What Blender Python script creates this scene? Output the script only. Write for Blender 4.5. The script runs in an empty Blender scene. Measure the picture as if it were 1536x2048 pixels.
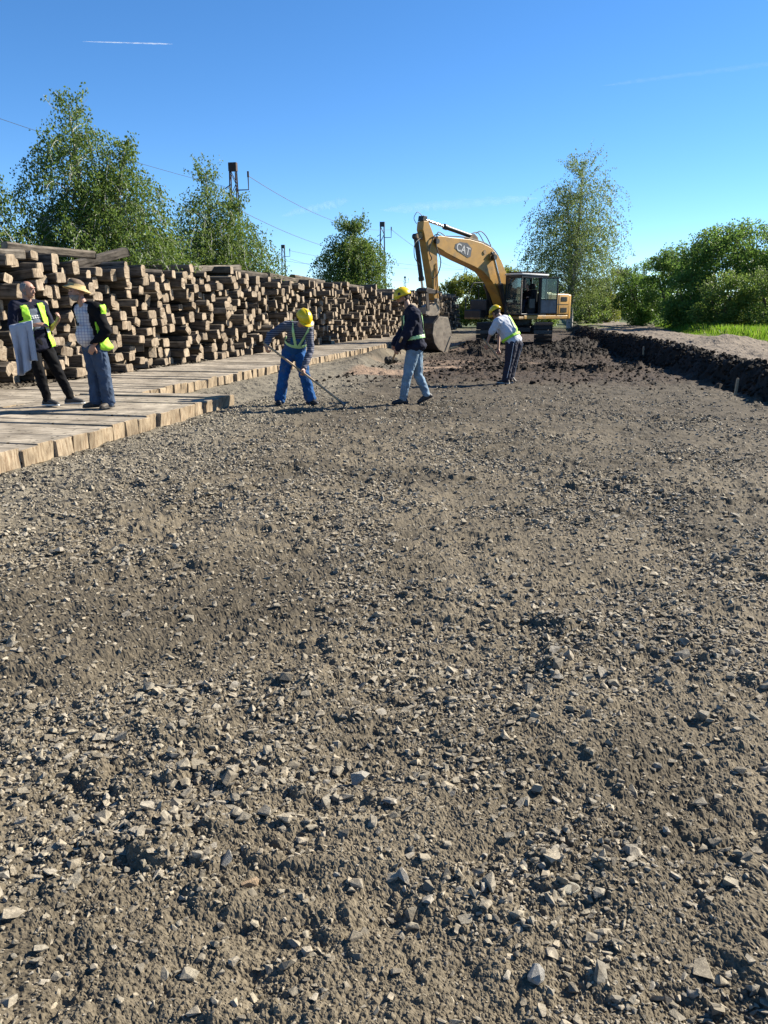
import bpy, bmesh, math, random, sys
import numpy as np
from mathutils import Vector, Matrix

scene = bpy.context.scene
R = math.radians
random.seed(11)
rng = np.random.default_rng(11)

# ------------------------------------------------------------------ camera
CAM_H, PITCH, YAW = 1.5, R(14.63), R(12.1)
cam_data = bpy.data.cameras.new('camera')
cam_data.sensor_fit = 'VERTICAL'
cam_data.sensor_height = 36.0
cam_data.lens = 27.07
cam_data.clip_start, cam_data.clip_end = 0.05, 20000
cam = bpy.data.objects.new('camera', cam_data)
scene.collection.objects.link(cam)
cam.location = (0, 0, CAM_H)
cam.rotation_euler = (math.pi / 2 - PITCH, 0, YAW)
scene.camera = cam

# ------------------------------------------------------------------ sky, sun, exposure
SUN_AZ, SUN_EL = R(52), R(34)          # azimuth from +Y towards +X
world = bpy.data.worlds.new('World'); scene.world = world
world.use_nodes = True
wn, wl = world.node_tree.nodes, world.node_tree.links
wn.clear()
w_out = wn.new('ShaderNodeOutputWorld'); w_bg = wn.new('ShaderNodeBackground')
w_sky = wn.new('ShaderNodeTexSky'); w_sky.sky_type = 'NISHITA'
w_sky.sun_disc = False
w_sky.sun_elevation, w_sky.sun_rotation = SUN_EL, SUN_AZ
w_sky.altitude, w_sky.air_density, w_sky.dust_density, w_sky.ozone_density = 3000, 1.0, 0.0, 4.0
w_hsv = wn.new('ShaderNodeHueSaturation'); w_hsv.inputs['Saturation'].default_value = 1.18
w_bg.inputs['Strength'].default_value = 0.074
wl.new(w_sky.outputs[0], w_hsv.inputs['Color']); wl.new(w_hsv.outputs[0], w_bg.inputs[0]); wl.new(w_bg.outputs[0], w_out.inputs[0])
sun_d = bpy.data.lights.new('sun', 'SUN'); sun_d.energy = 5.0; sun_d.angle = R(0.53); sun_d.color = (1.0, 0.93, 0.80)
sun = bpy.data.objects.new('sun', sun_d); scene.collection.objects.link(sun)
SUN = Vector((math.sin(SUN_AZ) * math.cos(SUN_EL), math.cos(SUN_AZ) * math.cos(SUN_EL), math.sin(SUN_EL)))
sun.rotation_euler = SUN.to_track_quat('Z', 'Y').to_euler()
sun.location = (20, 20, 30)
vs = scene.view_settings
vs.view_transform = 'Standard'; vs.look = 'None'; vs.exposure = 1.45; vs.gamma = 1.0; vs.use_curve_mapping = False
scene.render.engine = 'CYCLES'

# ------------------------------------------------------------------ scene helpers
COL = scene.collection
def tag(o, label=None, cat=None, group=None, kind=None):
    if label: o['label'] = label
    if cat: o['category'] = cat
    if group: o['group'] = group
    if kind: o['kind'] = kind
    return o
def link(name, me, parent=None, matrix=None):
    o = bpy.data.objects.new(name, me); COL.objects.link(o)
    if parent: o.parent = parent
    if matrix is not None: o.matrix_local = matrix
    return o
def empty(name, loc=(0, 0, 0), rz=0.0):
    o = bpy.data.objects.new(name, None); COL.objects.link(o)
    o.location = loc; o.rotation_euler = (0, 0, rz); o.empty_display_size = 0.2
    return o
def fast_mesh(name, V, F, mats=(), mat_idx=None, smooth=False):
    """V (n,3), F (m,k) equal-size polygons"""
    V = np.ascontiguousarray(V, dtype=np.float32); F = np.ascontiguousarray(F, dtype=np.int32)
    me = bpy.data.meshes.new(name)
    me.vertices.add(len(V)); me.vertices.foreach_set('co', V.ravel())
    k = F.shape[1]
    me.loops.add(F.size); me.loops.foreach_set('vertex_index', F.ravel())
    me.polygons.add(len(F)); me.polygons.foreach_set('loop_start', np.arange(0, F.size, k, dtype=np.int32))
    if mat_idx is not None: me.polygons.foreach_set('material_index', np.ascontiguousarray(mat_idx, dtype=np.int32))
    me.polygons.foreach_set('use_smooth', np.full(len(F), smooth, dtype=bool))
    for m in mats: me.materials.append(m)
    me.update(calc_edges=True); me.validate()
    return me
def set_attr(me, name, data, kind='FLOAT'):
    a = me.attributes.new(name, kind, 'POINT')
    if kind == 'FLOAT': a.data.foreach_set('value', np.ascontiguousarray(data, dtype=np.float32))
    else: a.data.foreach_set('color', np.ascontiguousarray(data, dtype=np.float32).ravel())

class MB:
    """collects simple solids, then builds one mesh object"""
    def __init__(s): s.V = []; s.F = []; s.M = []
    def add(s, vs, fs, m=0):
        b = len(s.V); s.V += [tuple(v) for v in vs]; s.F += [tuple(i + b for i in f) for f in fs]; s.M += [m] * len(fs); return s
    def box(s, lo, hi, m=0, mat=None):
        x0, y0, z0 = lo; x1, y1, z1 = hi
        v = [(x0,y0,z0),(x1,y0,z0),(x1,y1,z0),(x0,y1,z0),(x0,y0,z1),(x1,y0,z1),(x1,y1,z1),(x0,y1,z1)]
        if mat is not None: v = [mat @ Vector(p) for p in v]
        return s.add(v, [(3,2,1,0),(4,5,6,7),(0,1,5,4),(1,2,6,5),(2,3,7,6),(3,0,4,7)], m)
    def prism(s, pts, axis, a, b, m=0, inset=0.0):
        """pts: 2-D outline (ccw) in the plane across axis; extruded a..b along axis"""
        def P(p, t):
            return (t, p[0], p[1]) if axis == 'x' else ((p[0], t, p[1]) if axis == 'y' else (p[0], p[1], t))
        n = len(pts); v = [P(p, a) for p in pts] + [P(p, b) for p in pts]
        f = [tuple(range(n))[::-1], tuple(range(n, 2 * n))] + [(i, (i + 1) % n, n + (i + 1) % n, n + i) for i in range(n)]
        return s.add(v, f, m)
    def tube(s, pts, rad, n=8, m=0, caps=True):
        pts = [Vector(p) for p in pts]; k = len(pts)
        rr = [rad] * k if not hasattr(rad, '__len__') else rad
        rings = []; up = None
        for i, p in enumerate(pts):
            d = (pts[min(i + 1, k - 1)] - pts[max(i - 1, 0)]).normalized()
            if up is None: up = d.orthogonal().normalized()
            up = (up - d * up.dot(d)); up = up.normalized() if up.length > 1e-6 else d.orthogonal().normalized()
            w = d.cross(up)
            rings.append([p + (up * math.cos(2*math.pi*j/n) + w * math.sin(2*math.pi*j/n)) * rr[i] for j in range(n)])
        v = [q for r_ in rings for q in r_]; f = []
        for i in range(k - 1):
            for j in range(n):
                f.append((i*n+j, i*n+(j+1)%n, (i+1)*n+(j+1)%n, (i+1)*n+j))
        if caps: f.append(tuple(range(n))[::-1]); f.append(tuple((k-1)*n + j for j in range(n)))
        return s.add(v, f, m)
    def cyl(s, a, b, r0, r1=None, n=16, m=0): return s.tube([a, b], [r0, r0 if r1 is None else r1], n, m)
    def mesh(s, name, mats, smooth=False, bevel=0.0, seg=1, auto=None):
        me = bpy.data.meshes.new(name); me.from_pydata([tuple(v) for v in s.V], [], s.F)
        for mt in (mats if isinstance(mats, (list, tuple)) else [mats]): me.materials.append(mt)
        me.polygons.foreach_set('material_index', np.array(s.M, dtype=np.int32))
        bm = bmesh.new(); bm.from_mesh(me); bmesh.ops.recalc_face_normals(bm, faces=bm.faces)
        if bevel > 0:
            es = [e for e in bm.edges if len(e.link_faces) == 2 and e.calc_face_angle(0) > 0.5]
            bmesh.ops.bevel(bm, geom=es, offset=bevel, segments=seg, affect='EDGES', clamp_overlap=True, profile=0.5)
        bm.to_mesh(me); bm.free()
        if smooth: 
            me.polygons.foreach_set('use_smooth', np.ones(len(me.polygons), dtype=bool))
            try: me.set_sharp_from_angle(angle=R(38))
            except Exception: pass
        me.update(); return me
    def build(s, name, mats, parent=None, matrix=None, **k): return link(name, s.mesh(name, mats, **k), parent, matrix)

# ------------------------------------------------------------------ numpy noise
def _h(ix, iy, seed):
    h = ix.astype(np.int64).astype(np.uint32) * np.uint32(374761393) + iy.astype(np.int64).astype(np.uint32) * np.uint32(668265263) + np.uint32((seed * 974634777) & 0xffffffff)
    h = (h ^ (h >> np.uint32(13))) * np.uint32(1274126177)
    h = (h ^ (h >> np.uint32(16))) * np.uint32(2246822519)
    return h ^ (h >> np.uint32(15))
def rnd(ix, iy, seed): return _h(ix, iy, seed) * np.float32(1 / 4294967295.0)
def rnd3(ix, iy, seed):
    h = _h(ix, iy, seed); k = np.float32(1 / 1023.0); m = np.uint32(1023)
    return (h & m) * k, ((h >> np.uint32(10)) & m) * k, ((h >> np.uint32(20)) & m) * k
def perlin(x, y, seed=0):
    x = np.asarray(x, float); y = np.asarray(y, float)
    ix = np.floor(x); iy = np.floor(y); fx = (x - ix).astype(np.float32); fy = (y - iy).astype(np.float32)
    u = fx*fx*fx*(fx*(fx*6-15)+10); v = fy*fy*fy*(fy*(fy*6-15)+10)
    def gr(a, b):
        t = rnd(ix + a, iy + b, seed) * np.float32(6.2831853)
        return np.cos(t) * (fx - a) + np.sin(t) * (fy - b)
    a, b, c, d = gr(0,0), gr(1,0), gr(0,1), gr(1,1)
    n0 = a + u * (b - a); n1 = c + u * (d - c)
    return (n0 + v * (n1 - n0)) * 1.5
def fbm(x, y, seed=0, o=4, g=0.5):
    s = 0; a = 1.0
    for i in range(o):
        s = s + a * perlin(x * 2**i + 17.3*i, y * 2**i - 9.1*i, seed + i); a *= g
    return s
def crumbs_field(x, y, size, seed, keep=1.0):
    """field of rounded-angular lumps of about the given size, 0..1"""
    x = np.asarray(x, float) / size; y = np.asarray(y, float) / size
    ix = np.floor(x); iy = np.floor(y); out = np.zeros_like(x)
    for a in (-1, 0, 1):
        for b in (-1, 0, 1):
            cx, cy = ix + a, iy + b
            r1, r2, r3 = rnd3(cx, cy, seed); r4, r5, r6 = rnd3(cx, cy, seed + 1)
            px = cx + 0.15 + 0.7 * r1; py = cy + 0.15 + 0.7 * r2; r = 0.35 + 0.5 * r3; t = r4 * 3.14159
            hh = (0.25 + 0.75 * r5) * (r6 < keep); ct, st_ = np.cos(t), np.sin(t)
            dx, dy = x - px, y - py
            u = (dx * ct + dy * st_) / r; v = (-dx * st_ + dy * ct) / (r * 0.7)
            d = np.maximum(np.abs(u) * 0.92 + np.abs(v) * 0.3, np.sqrt(u*u + v*v))
            out = np.maximum(out, hh * np.sqrt(np.clip(1 - d*d, 0, 1)))
    return out
def sstep(a, b, x):
    t = np.clip((np.asarray(x, float) - a) / (b - a), 0, 1); return t*t*(3-2*t)

# ------------------------------------------------------------------ materials
ALB = .78   # plain-surface colours scaled down evenly to offset the raised exposure
def new_mat(name):
    m = bpy.data.materials.new(name); m.use_nodes = True
    nt = m.node_tree; return m, nt, nt.nodes, nt.links, nt.nodes['Principled BSDF']
def mat(name, col, rough=0.7, metal=0.0, var=0.15, scale=8.0, bump=0.0, bscale=40.0, spec=0.5, dirt=None, dscale=3.0, damt=0.5):
    """plain surface with procedural variation, optional patchy dirt and fine relief"""
    col = tuple(c * ALB for c in col); dirt = tuple(c * ALB for c in dirt) if dirt else None
    m, nt, N, L, P = new_mat(name)
    tc = N.new('ShaderNodeTexCoord')
    nz = N.new('ShaderNodeTexNoise'); nz.inputs['Scale'].default_value = scale; nz.inputs['Detail'].default_value = 5
    L.new(tc.outputs['Object'], nz.inputs['Vector'])
    rp = N.new('ShaderNodeValToRGB')
    rp.color_ramp.elements[0].position = 0.3; rp.color_ramp.elements[1].position = 0.7
    rp.color_ramp.elements[0].color = tuple(c * (1 - var) for c in col) + (1,)
    rp.color_ramp.elements[1].color = tuple(min(1, c * (1 + var)) for c in col) + (1,)
    L.new(nz.outputs['Fac'], rp.inputs[0]); src = rp.outputs[0]
    if dirt:
        n2 = N.new('ShaderNodeTexNoise'); n2.inputs['Scale'].default_value = dscale; n2.inputs['Detail'].default_value = 8; n2.inputs['Roughness'].default_value = 0.65
        L.new(tc.outputs['Object'], n2.inputs['Vector'])
        r2 = N.new('ShaderNodeValToRGB'); r2.color_ramp.elements[0].position = 0.62 - 0.3 * damt; r2.color_ramp.elements[1].position = 0.85 - 0.3 * damt
        L.new(n2.outputs['Fac'], r2.inputs[0])
        mx = N.new('ShaderNodeMixRGB'); mx.inputs[2].default_value = tuple(dirt) + (1,)
        L.new(r2.outputs[0], mx.inputs[0]); L.new(src, mx.inputs[1]); src = mx.outputs[0]
    L.new(src, P.inputs['Base Color'])
    P.inputs['Roughness'].default_value = rough; P.inputs['Metallic'].default_value = metal
    P.inputs['Specular IOR Level'].default_value = spec
    if bump > 0:
        n3 = N.new('ShaderNodeTexNoise'); n3.inputs['Scale'].default_value = bscale; n3.inputs['Detail'].default_value = 6
        L.new(tc.outputs['Object'], n3.inputs['Vector'])
        b = N.new('ShaderNodeBump'); b.inputs['Strength'].default_value = bump; b.inputs['Distance'].default_value = 0.02
        L.new(n3.outputs['Fac'], b.inputs['Height']); L.new(b.outputs[0], P.inputs['Normal'])
    return m
def leaf_mat(name, cols, trans=0.45, rough=0.5):
    """leaf: colour varied leaf by leaf through the point attribute 'rnd', lets light through"""
    m, nt, N, L, P = new_mat(name)
    at = N.new('ShaderNodeAttribute'); at.attribute_name = 'rnd'
    rp = N.new('ShaderNodeValToRGB'); el = rp.color_ramp.elements
    el[0].color = tuple(cols[0]) + (1,); el[1].color = tuple(cols[-1]) + (1,)
    for i, c in enumerate(cols[1:-1]):
        e = el.new((i + 1) / (len(cols) - 1)); e.color = tuple(c) + (1,)
    L.new(at.outputs['Fac'], rp.inputs[0])
    L.new(rp.outputs[0], P.inputs['Base Color']); P.inputs['Roughness'].default_value = rough
    P.inputs['Specular IOR Level'].default_value = 0.25
    tr = N.new('ShaderNodeBsdfTranslucent'); mx = N.new('ShaderNodeMixShader'); mx.inputs[0].default_value = trans
    hs = N.new('ShaderNodeHueSaturation'); hs.inputs['Value'].default_value = 1.35; hs.inputs['Hue'].default_value = 0.485
    L.new(rp.outputs[0], hs.inputs['Color']); L.new(hs.outputs[0], tr.inputs[0])
    out = N['Material Output']
    L.new(P.outputs[0], mx.inputs[1]); L.new(tr.outputs[0], mx.inputs[2]); L.new(mx.outputs[0], out.inputs['Surface'])
    return m

# ================================================================== GROUND
HEAPS = [(1.05,35.6,1.0,1.2,.34),(0.3,33.6,1.0,.9,.30),(-0.9,31.6,1.1,.8,.30),(1.5,31.0,1.0,1.2,.26),(0.6,29.6,1.0,.6,.20),
         (-.9,20.5,.6,.30,.13),(0.1,20.9,.7,.32,.16),(1.1,20.4,.7,.34,.13),(2.0,21.6,.6,.4,.13),(-2.1,19.7,.5,.28,.09),(-1.6,23.6,.8,.3,.10),
         (-2.7,30.6,.7,.6,.36),(-3.2,34.6,.8,.8,.24),(2.8,26.5,.42,.42,.22)]
PALE_HEAPS = [(-5.5,22.6,.45,.9,.24),(-5.1,20.2,.5,.8,.14),(-6.0,27.5,.4,2.2,.22),(6.1,29.0,.9,1.2,.24)]
BF_Y = [0, 8, 12.5, 16, 25, 37, 50, 70]; BF_X = [4.5, 4.15, 3.75, 3.4, 2.8, 1.75, 1.3, 1.1]
def bank_foot(y): return np.interp(y, BF_Y, BF_X)
def heap_field(x, y, HEAPS=HEAPS):
    s = np.zeros_like(np.asarray(x, float))
    for hx, hy, sx, sy, h in HEAPS:
        s = s + h * np.exp(-((x - hx) / sx)**2 - ((y - hy) / sy)**2)
    return s
def macro(x, y):
    x = np.asarray(x, float); y = np.asarray(y, float)
    wob = 0.18 * perlin(y * .55, x * 0 + 3.3, 5) + 0.09 * perlin(y * 1.9, x * .3, 6)
    bf = bank_foot(y) + wob
    fade = 1 - sstep(50, 72, y)
    t = sstep(0, 0.5, x - bf)
    floor = -0.20 * (sstep(19, 29, y) - sstep(33, 36, y)) * sstep(-6.2, -5.4, x)
    crest = 0.07 * np.exp(-((x - bf - 0.62) / 0.3)**2) * (0.5 + 0.9 * np.clip(perlin(y * 1.3, x * .9, 8) + .35, 0, 1)) * fade * sstep(9, 12, y)
    road = 0.43 + 0.05 * perlin(x * .5, y * .16, 9) + 0.03 * np.sin(x * 2.6 + .4 * perlin(y * .2, x * 0, 2))
    left = 0.13 * sstep(-8.8, -9.6, x) * sstep(4, 8, y)
    z = floor * (1 - t) + road * t + crest + left
    return z + heap_field(x, y) + heap_field(x, y, PALE_HEAPS)
def zones(x, y):
    n1 = fbm(x * .35, y * .35, 21, 4); n2 = fbm(x * 1.1, y * 1.1, 25, 4)
    bf = bank_foot(y)
    on_road = sstep(0.62, 0.95, x - bf + .12 * n2)
    bank = sstep(-.15, .05, x - bf + .1 * n2) * (1 - on_road) * sstep(6, 9, y)
    heap = np.clip(sstep(.05, .15, heap_field(x, y) + .03 * n2) * (1 - sstep(4.2, 5, x)), 0, 1)
    gravel = (1 - sstep(-4.6, -3.1, x + .55 * n2 + .3 * n1)) * (1 - sstep(20, 26, y))
    mid = sstep(7.5, 13.5, y + 2.0 * n1 + .7 * x * (x > 0)) * sstep(-4.8, -3.2, x + .6 * n2)
    dark = sstep(16.2, 18.2, y + 1.0 * n2 + .4 * n1) * sstep(-5.2, -4.2, x + .4 * n2)
    clay = np.zeros_like(n1)
    for cx, cy, sx, sy in [(-4.0,19.2,.95,1.0),(-3.0,21.4,.9,.6),(-4.2,24.5,1.6,1.2),(-4.6,36.0,1.1,2.2),(-1.2,25.5,2.0,1.0),(-3.0,26.5,1.4,.8)]:
        k = 1.0 if cy < 22 or cx < -4.5 else .45
        clay = np.maximum(clay, k * (1 - sstep(.75, 1.15, np.maximum(np.abs(x - cx) / sx, np.abs(y - cy) / sy) + .25 * n2)))
    clay = clay * (1 - heap)
    grass = sstep(0, .7, x - np.interp(y, [0, 24, 30, 42, 55, 75], [6.6, 6.3, 7.2, 6.2, 6.6, 8.5]) + .35 * n2) 
    vergeL = (1 - sstep(-10.5, -9, x)) 
    return dict(road=on_road, bank=bank, heap=heap, gravel=gravel, mid=mid, dark=dark, clay=clay, grass=grass, left=vergeL, n1=n1, n2=n2)
def micro(x, y, Z, lat=None):
    """clods, crumbs and trodden hollows; lat = sampling distance, lumps smaller than it are dropped"""
    if lat is None: lat = np.zeros_like(x)
    soft = np.maximum(Z['clay'], Z['road']) * .75
    rough = 1 - soft
    patch = 0.35 + 0.65 * sstep(-.35, .45, fbm(x * .8, y * .8, 31, 3))
    clod = np.clip(Z['bank'] + Z['heap'] + .35 * Z['dark'], 0, 1)
    d = lambda s: sstep(0.75, 1.3, s / np.maximum(lat, 1e-6))
    def crumbs(x, y, size, seed, keep):
        w = d(size) > 0
        if size > .15: w = (clod > 0) if seed in (70, 74) else np.ones_like(w)
        if seed == 78: w = w & (clod > 0)
        o = np.zeros_like(x); o[w] = crumbs_field(x[w], y[w], size, seed, keep); return o
    rut = np.exp(-((x + .55 + .12 * np.sin(y * .35)) / .2)**2) + np.exp(-((x - 1.0 + .12 * np.sin(y * .35)) / .2)**2) + np.exp(-((x + 2.3 + .2 * np.sin(y * .28)) / .22)**2)
    rut = rut * sstep(-.15, .35, fbm(x * .5 + 3, y * .35, 47, 2)) * rough
    z = -.016 * rut + .013 * rut * np.clip(np.sin(y * 38 + 6 * np.abs(x)), -.3, 1) + .020 * fbm(x * 1.7, y * 1.7, 41, 3) + .010 * fbm(x * 6, y * 6, 44, 2)
    z = z - .042 * crumbs(x, y, .26, 50, .26) * patch + .032 * crumbs(x, y, .19, 52, .24) * patch
    z = z + rough * (.023 * crumbs(x, y, .085, 54, .42) * patch * d(.085) + .0095 * crumbs(x, y, .042, 58, .5) * (.3 + .7 * patch) * d(.042)
                     + .0062 * crumbs(x, y, .020, 62, .6) * d(.020) + .0044 * crumbs(x, y, .0105, 66, .85) * d(.0105) + .0026 * crumbs(x, y, .0062, 90, .9) * d(.0062))
    z = z + clod * (.10 * crumbs(x, y, .42, 70, .55) + .07 * crumbs(x, y, .20, 74, .7) + .04 * crumbs(x, y, .1, 78, .8) * d(.1))
    return z
def ground_z(x, y):
    x = np.asarray(x, float); y = np.asarray(y, float)
    return macro(x, y) + micro(x, y, zones(x, y))

def build_ground():
    rs = [0.25, .5, .75, .95, 1.1]; r = 1.15
    while r < 60:
        rs.append(r); r += max(.0022, min(r * r / 1155 * 1.65, .0082 * r))
    while r < 5000: rs.append(r); r *= 1.09
    rs = np.array(rs)
    dth = 1.5 / 770
    a = np.concatenate([np.arange(-29, 29, math.degrees(dth)), np.arange(29, 50, .19), np.arange(50, 78, .6), np.arange(78, 282, 6.0), np.arange(282, 312, .6), np.arange(312, 331, .19)])
    th = np.radians(a) - YAW
    RR, TT = np.meshgrid(rs, th, indexing='ij')
    x = (RR * np.sin(TT)).ravel(); y = (RR * np.cos(TT)).ravel()
    aa = np.abs(((a + 180) % 360) - 180)
    lat = np.where(aa < 29.5, dth, np.where(aa < 50.5, .0033, np.where(aa < 78, .0105, .1)))[None, :] * RR
    lat = lat.ravel()
    Z = zones(x, y)
    far = 1 - sstep(70, 120, RR.ravel())
    z = macro(x, y) + micro(x, y, Z, lat) * far
    # under the timber decks the soil stays below the boards
    deck = ((x < -5.12) & (x > -10.3) & (y < 11.9)) | ((x < -6.75) & (x > -9.25) & (y > 11.5) & (y < 46))
    z = np.where(deck & (y > 2), np.minimum(z, 0.03), z)
    nr, nc = RR.shape
    I = np.arange(nr * nc).reshape(nr, nc)
    J = np.roll(I, -1, axis=1)
    F = np.stack([I[:-1], J[:-1], J[1:], I[1:]], -1).reshape(-1, 4)[:, ::-1]
    V = np.stack([x, y, z], 1)
    c0 = np.array([[0, 0, -.01]]); V = np.vstack([V, c0])
    cols = {'soil': (.110,.091,.063), 'mid': (.058,.047,.033), 'dark': (.040,.026,.0175), 'heap': (.020,.015,.011), 'gravel': (.148,.130,.098),
            'clay': (.20,.138,.094), 'road': (.155,.124,.093), 'left': (.068,.054,.04), 'grass': (.045,.062,.018)}
    C = np.tile(np.array(cols['soil']), (len(x), 1))
    C *= ((1 + .26 * Z['n2'] + .2 * Z['n1']).clip(.6, 1.4) * (1 - .28 * sstep(.05, .5, fbm(x * .55 + 40, y * .4, 88, 4))))[:, None]
    def lay(k, w):
        nonlocal C
        C = C * (1 - w[:, None]) + np.array(cols[k])[None, :] * w[:, None] * (1 + .2 * Z['n2'])[:, None].clip(.7, 1.3)
    lay('mid', .85 * Z['mid']); lay('dark', Z['dark'] * .9); lay('gravel', Z['gravel'] * .85)
    lay('left', Z['left']); lay('clay', Z['clay']); lay('heap', np.clip(Z['heap'] * sstep(12, 16, y) + Z['bank'], 0, 1) * .92); lay('road', Z['road']); lay('grass', Z['grass'])
    farg = sstep(62, 85, y) * (1 - Z['road'] * (np.abs(x - 4.2) < 2.5)); lay('grass', np.clip(farg + sstep(90, 130, RR.ravel()), 0, 1))
    C = np.vstack([C, [[.18,.15,.11]]])
    m, nt, N, L, P = new_mat('churned_earth')
    at = N.new('ShaderNodeAttribute'); at.attribute_name = 'gcol'
    tc = N.new('ShaderNodeTexCoord')
    n1 = N.new('ShaderNodeTexNoise'); n1.inputs['Scale'].default_value = 55; n1.inputs['Detail'].default_value = 8; n1.inputs['Roughness'].default_value = .7
    vo = N.new('ShaderNodeTexVoronoi'); vo.inputs['Scale'].default_value = 120
    L.new(tc.outputs['Object'], n1.inputs['Vector']); L.new(tc.outputs['Object'], vo.inputs['Vector'])
    mr = N.new('ShaderNodeMapRange'); mr.inputs['From Min'].default_value = .3; mr.inputs['From Max'].default_value = .7; mr.inputs['To Min'].default_value = .68; mr.inputs['To Max'].default_value = 1.32
    L.new(n1.outputs['Fac'], mr.inputs['Value'])
    sv = N.new('ShaderNodeSeparateColor'); L.new(vo.outputs['Color'], sv.inputs[0])
    m2 = N.new('ShaderNodeMapRange'); m2.inputs['To Min'].default_value = .78; m2.inputs['To Max'].default_value = 1.25
    L.new(sv.outputs[0], m2.inputs['Value'])
    mm = N.new('ShaderNodeMath'); mm.operation = 'MULTIPLY'; L.new(mr.outputs[0], mm.inputs[0]); L.new(m2.outputs[0], mm.inputs[1])
    vm = N.new('ShaderNodeVectorMath'); vm.operation = 'SCALE'; L.new(at.outputs['Color'], vm.inputs[0]); L.new(mm.outputs[0], vm.inputs['Scale'])
    L.new(vm.outputs[0], P.inputs['Base Color']); P.inputs['Roughness'].default_value = .95; P.inputs['Specular IOR Level'].default_value = .2
    n3 = N.new('ShaderNodeTexNoise'); n3.inputs['Scale'].default_value = 160; n3.inputs['Detail'].default_value = 5; L.new(tc.outputs['Object'], n3.inputs['Vector'])
    b = N.new('ShaderNodeBump'); b.inputs['Strength'].default_value = .8; b.inputs['Distance'].default_value = .004
    L.new(n3.outputs['Fac'], b.inputs['Height']); L.new(b.outputs[0], P.inputs['Normal'])
    me = fast_mesh('ground', V, F, [m], smooth=False)
    set_attr(me, 'gcol', np.hstack([C.clip(0.004, .9), np.ones((len(C), 1))]), 'FLOAT_COLOR')
    o = link('ground', me); tag(o, kind='structure')
    return o
build_ground()

# ------------------------------------------------------------------ loose stones and clods
def px_size(x, y, z, s):
    """apparent length (fraction of picture height) and in-frame flag of a thing of length s"""
    dz = z - CAM_H
    xc = x * math.cos(YAW) + y * math.sin(YAW); fw = -x * math.sin(YAW) + y * math.cos(YAW)
    d = fw * math.cos(PITCH) - dz * math.sin(PITCH); up = fw * math.sin(PITCH) + dz * math.cos(PITCH)
    u = 768 + 1540 * xc / d; v = 1024 - 1540 * up / d
    return 1540 * s / d, (d > .2) & (u > -8) & (u < 1544) & (v > -8) & (v < 2056)
def hull_proto(n, ax, rough, seed):
    r = np.random.default_rng(seed); bm = bmesh.new()
    for i in range(n):
        p = r.normal(size=3); p /= np.linalg.norm(p); p = np.sign(p) * np.abs(p)**.8 * (1 - rough * r.random())
        bm.verts.new(p * np.array(ax))
    res = bmesh.ops.convex_hull(bm, input=bm.verts)
    bmesh.ops.delete(bm, geom=[g for g in res['geom_interior'] if isinstance(g, bmesh.types.BMVert)], context='VERTS')
    bmesh.ops.triangulate(bm, faces=bm.faces); bmesh.ops.recalc_face_normals(bm, faces=bm.faces)
    bm.verts.ensure_lookup_table(); bm.verts.index_update()
    V = np.array([v.co[:] for v in bm.verts]); F = np.array([[v.index for v in f.verts] for f in bm.faces]); bm.free()
    return V, F
STONE_PROTO = [hull_proto(8 + i % 6, (1, .5 + .4 * random.random(), .28 + .36 * random.random()), .3, 100 + i) for i in range(28)]
CLOD_PROTO = [hull_proto(16 + i % 8, (1, .75 + .2 * random.random(), .55 + .3 * random.random()), .25, 300 + i) for i in range(12)]
def rot_mats(n, tilt):
    a = rng.random(n) * 2 * np.pi; t = rng.normal(0, tilt, n); b = rng.random(n) * 2 * np.pi
    def Rz(q): c, s, o, l = np.cos(q), np.sin(q), np.zeros(n), np.ones(n); return np.stack([c,-s,o, s,c,o, o,o,l], 1).reshape(n,3,3)
    def Rx(q): c, s, o, l = np.cos(q), np.sin(q), np.zeros(n), np.ones(n); return np.stack([l,o,o, o,c,-s, o,s,c], 1).reshape(n,3,3)
    return Rz(a) @ Rx(t) @ Rz(b)
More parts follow.
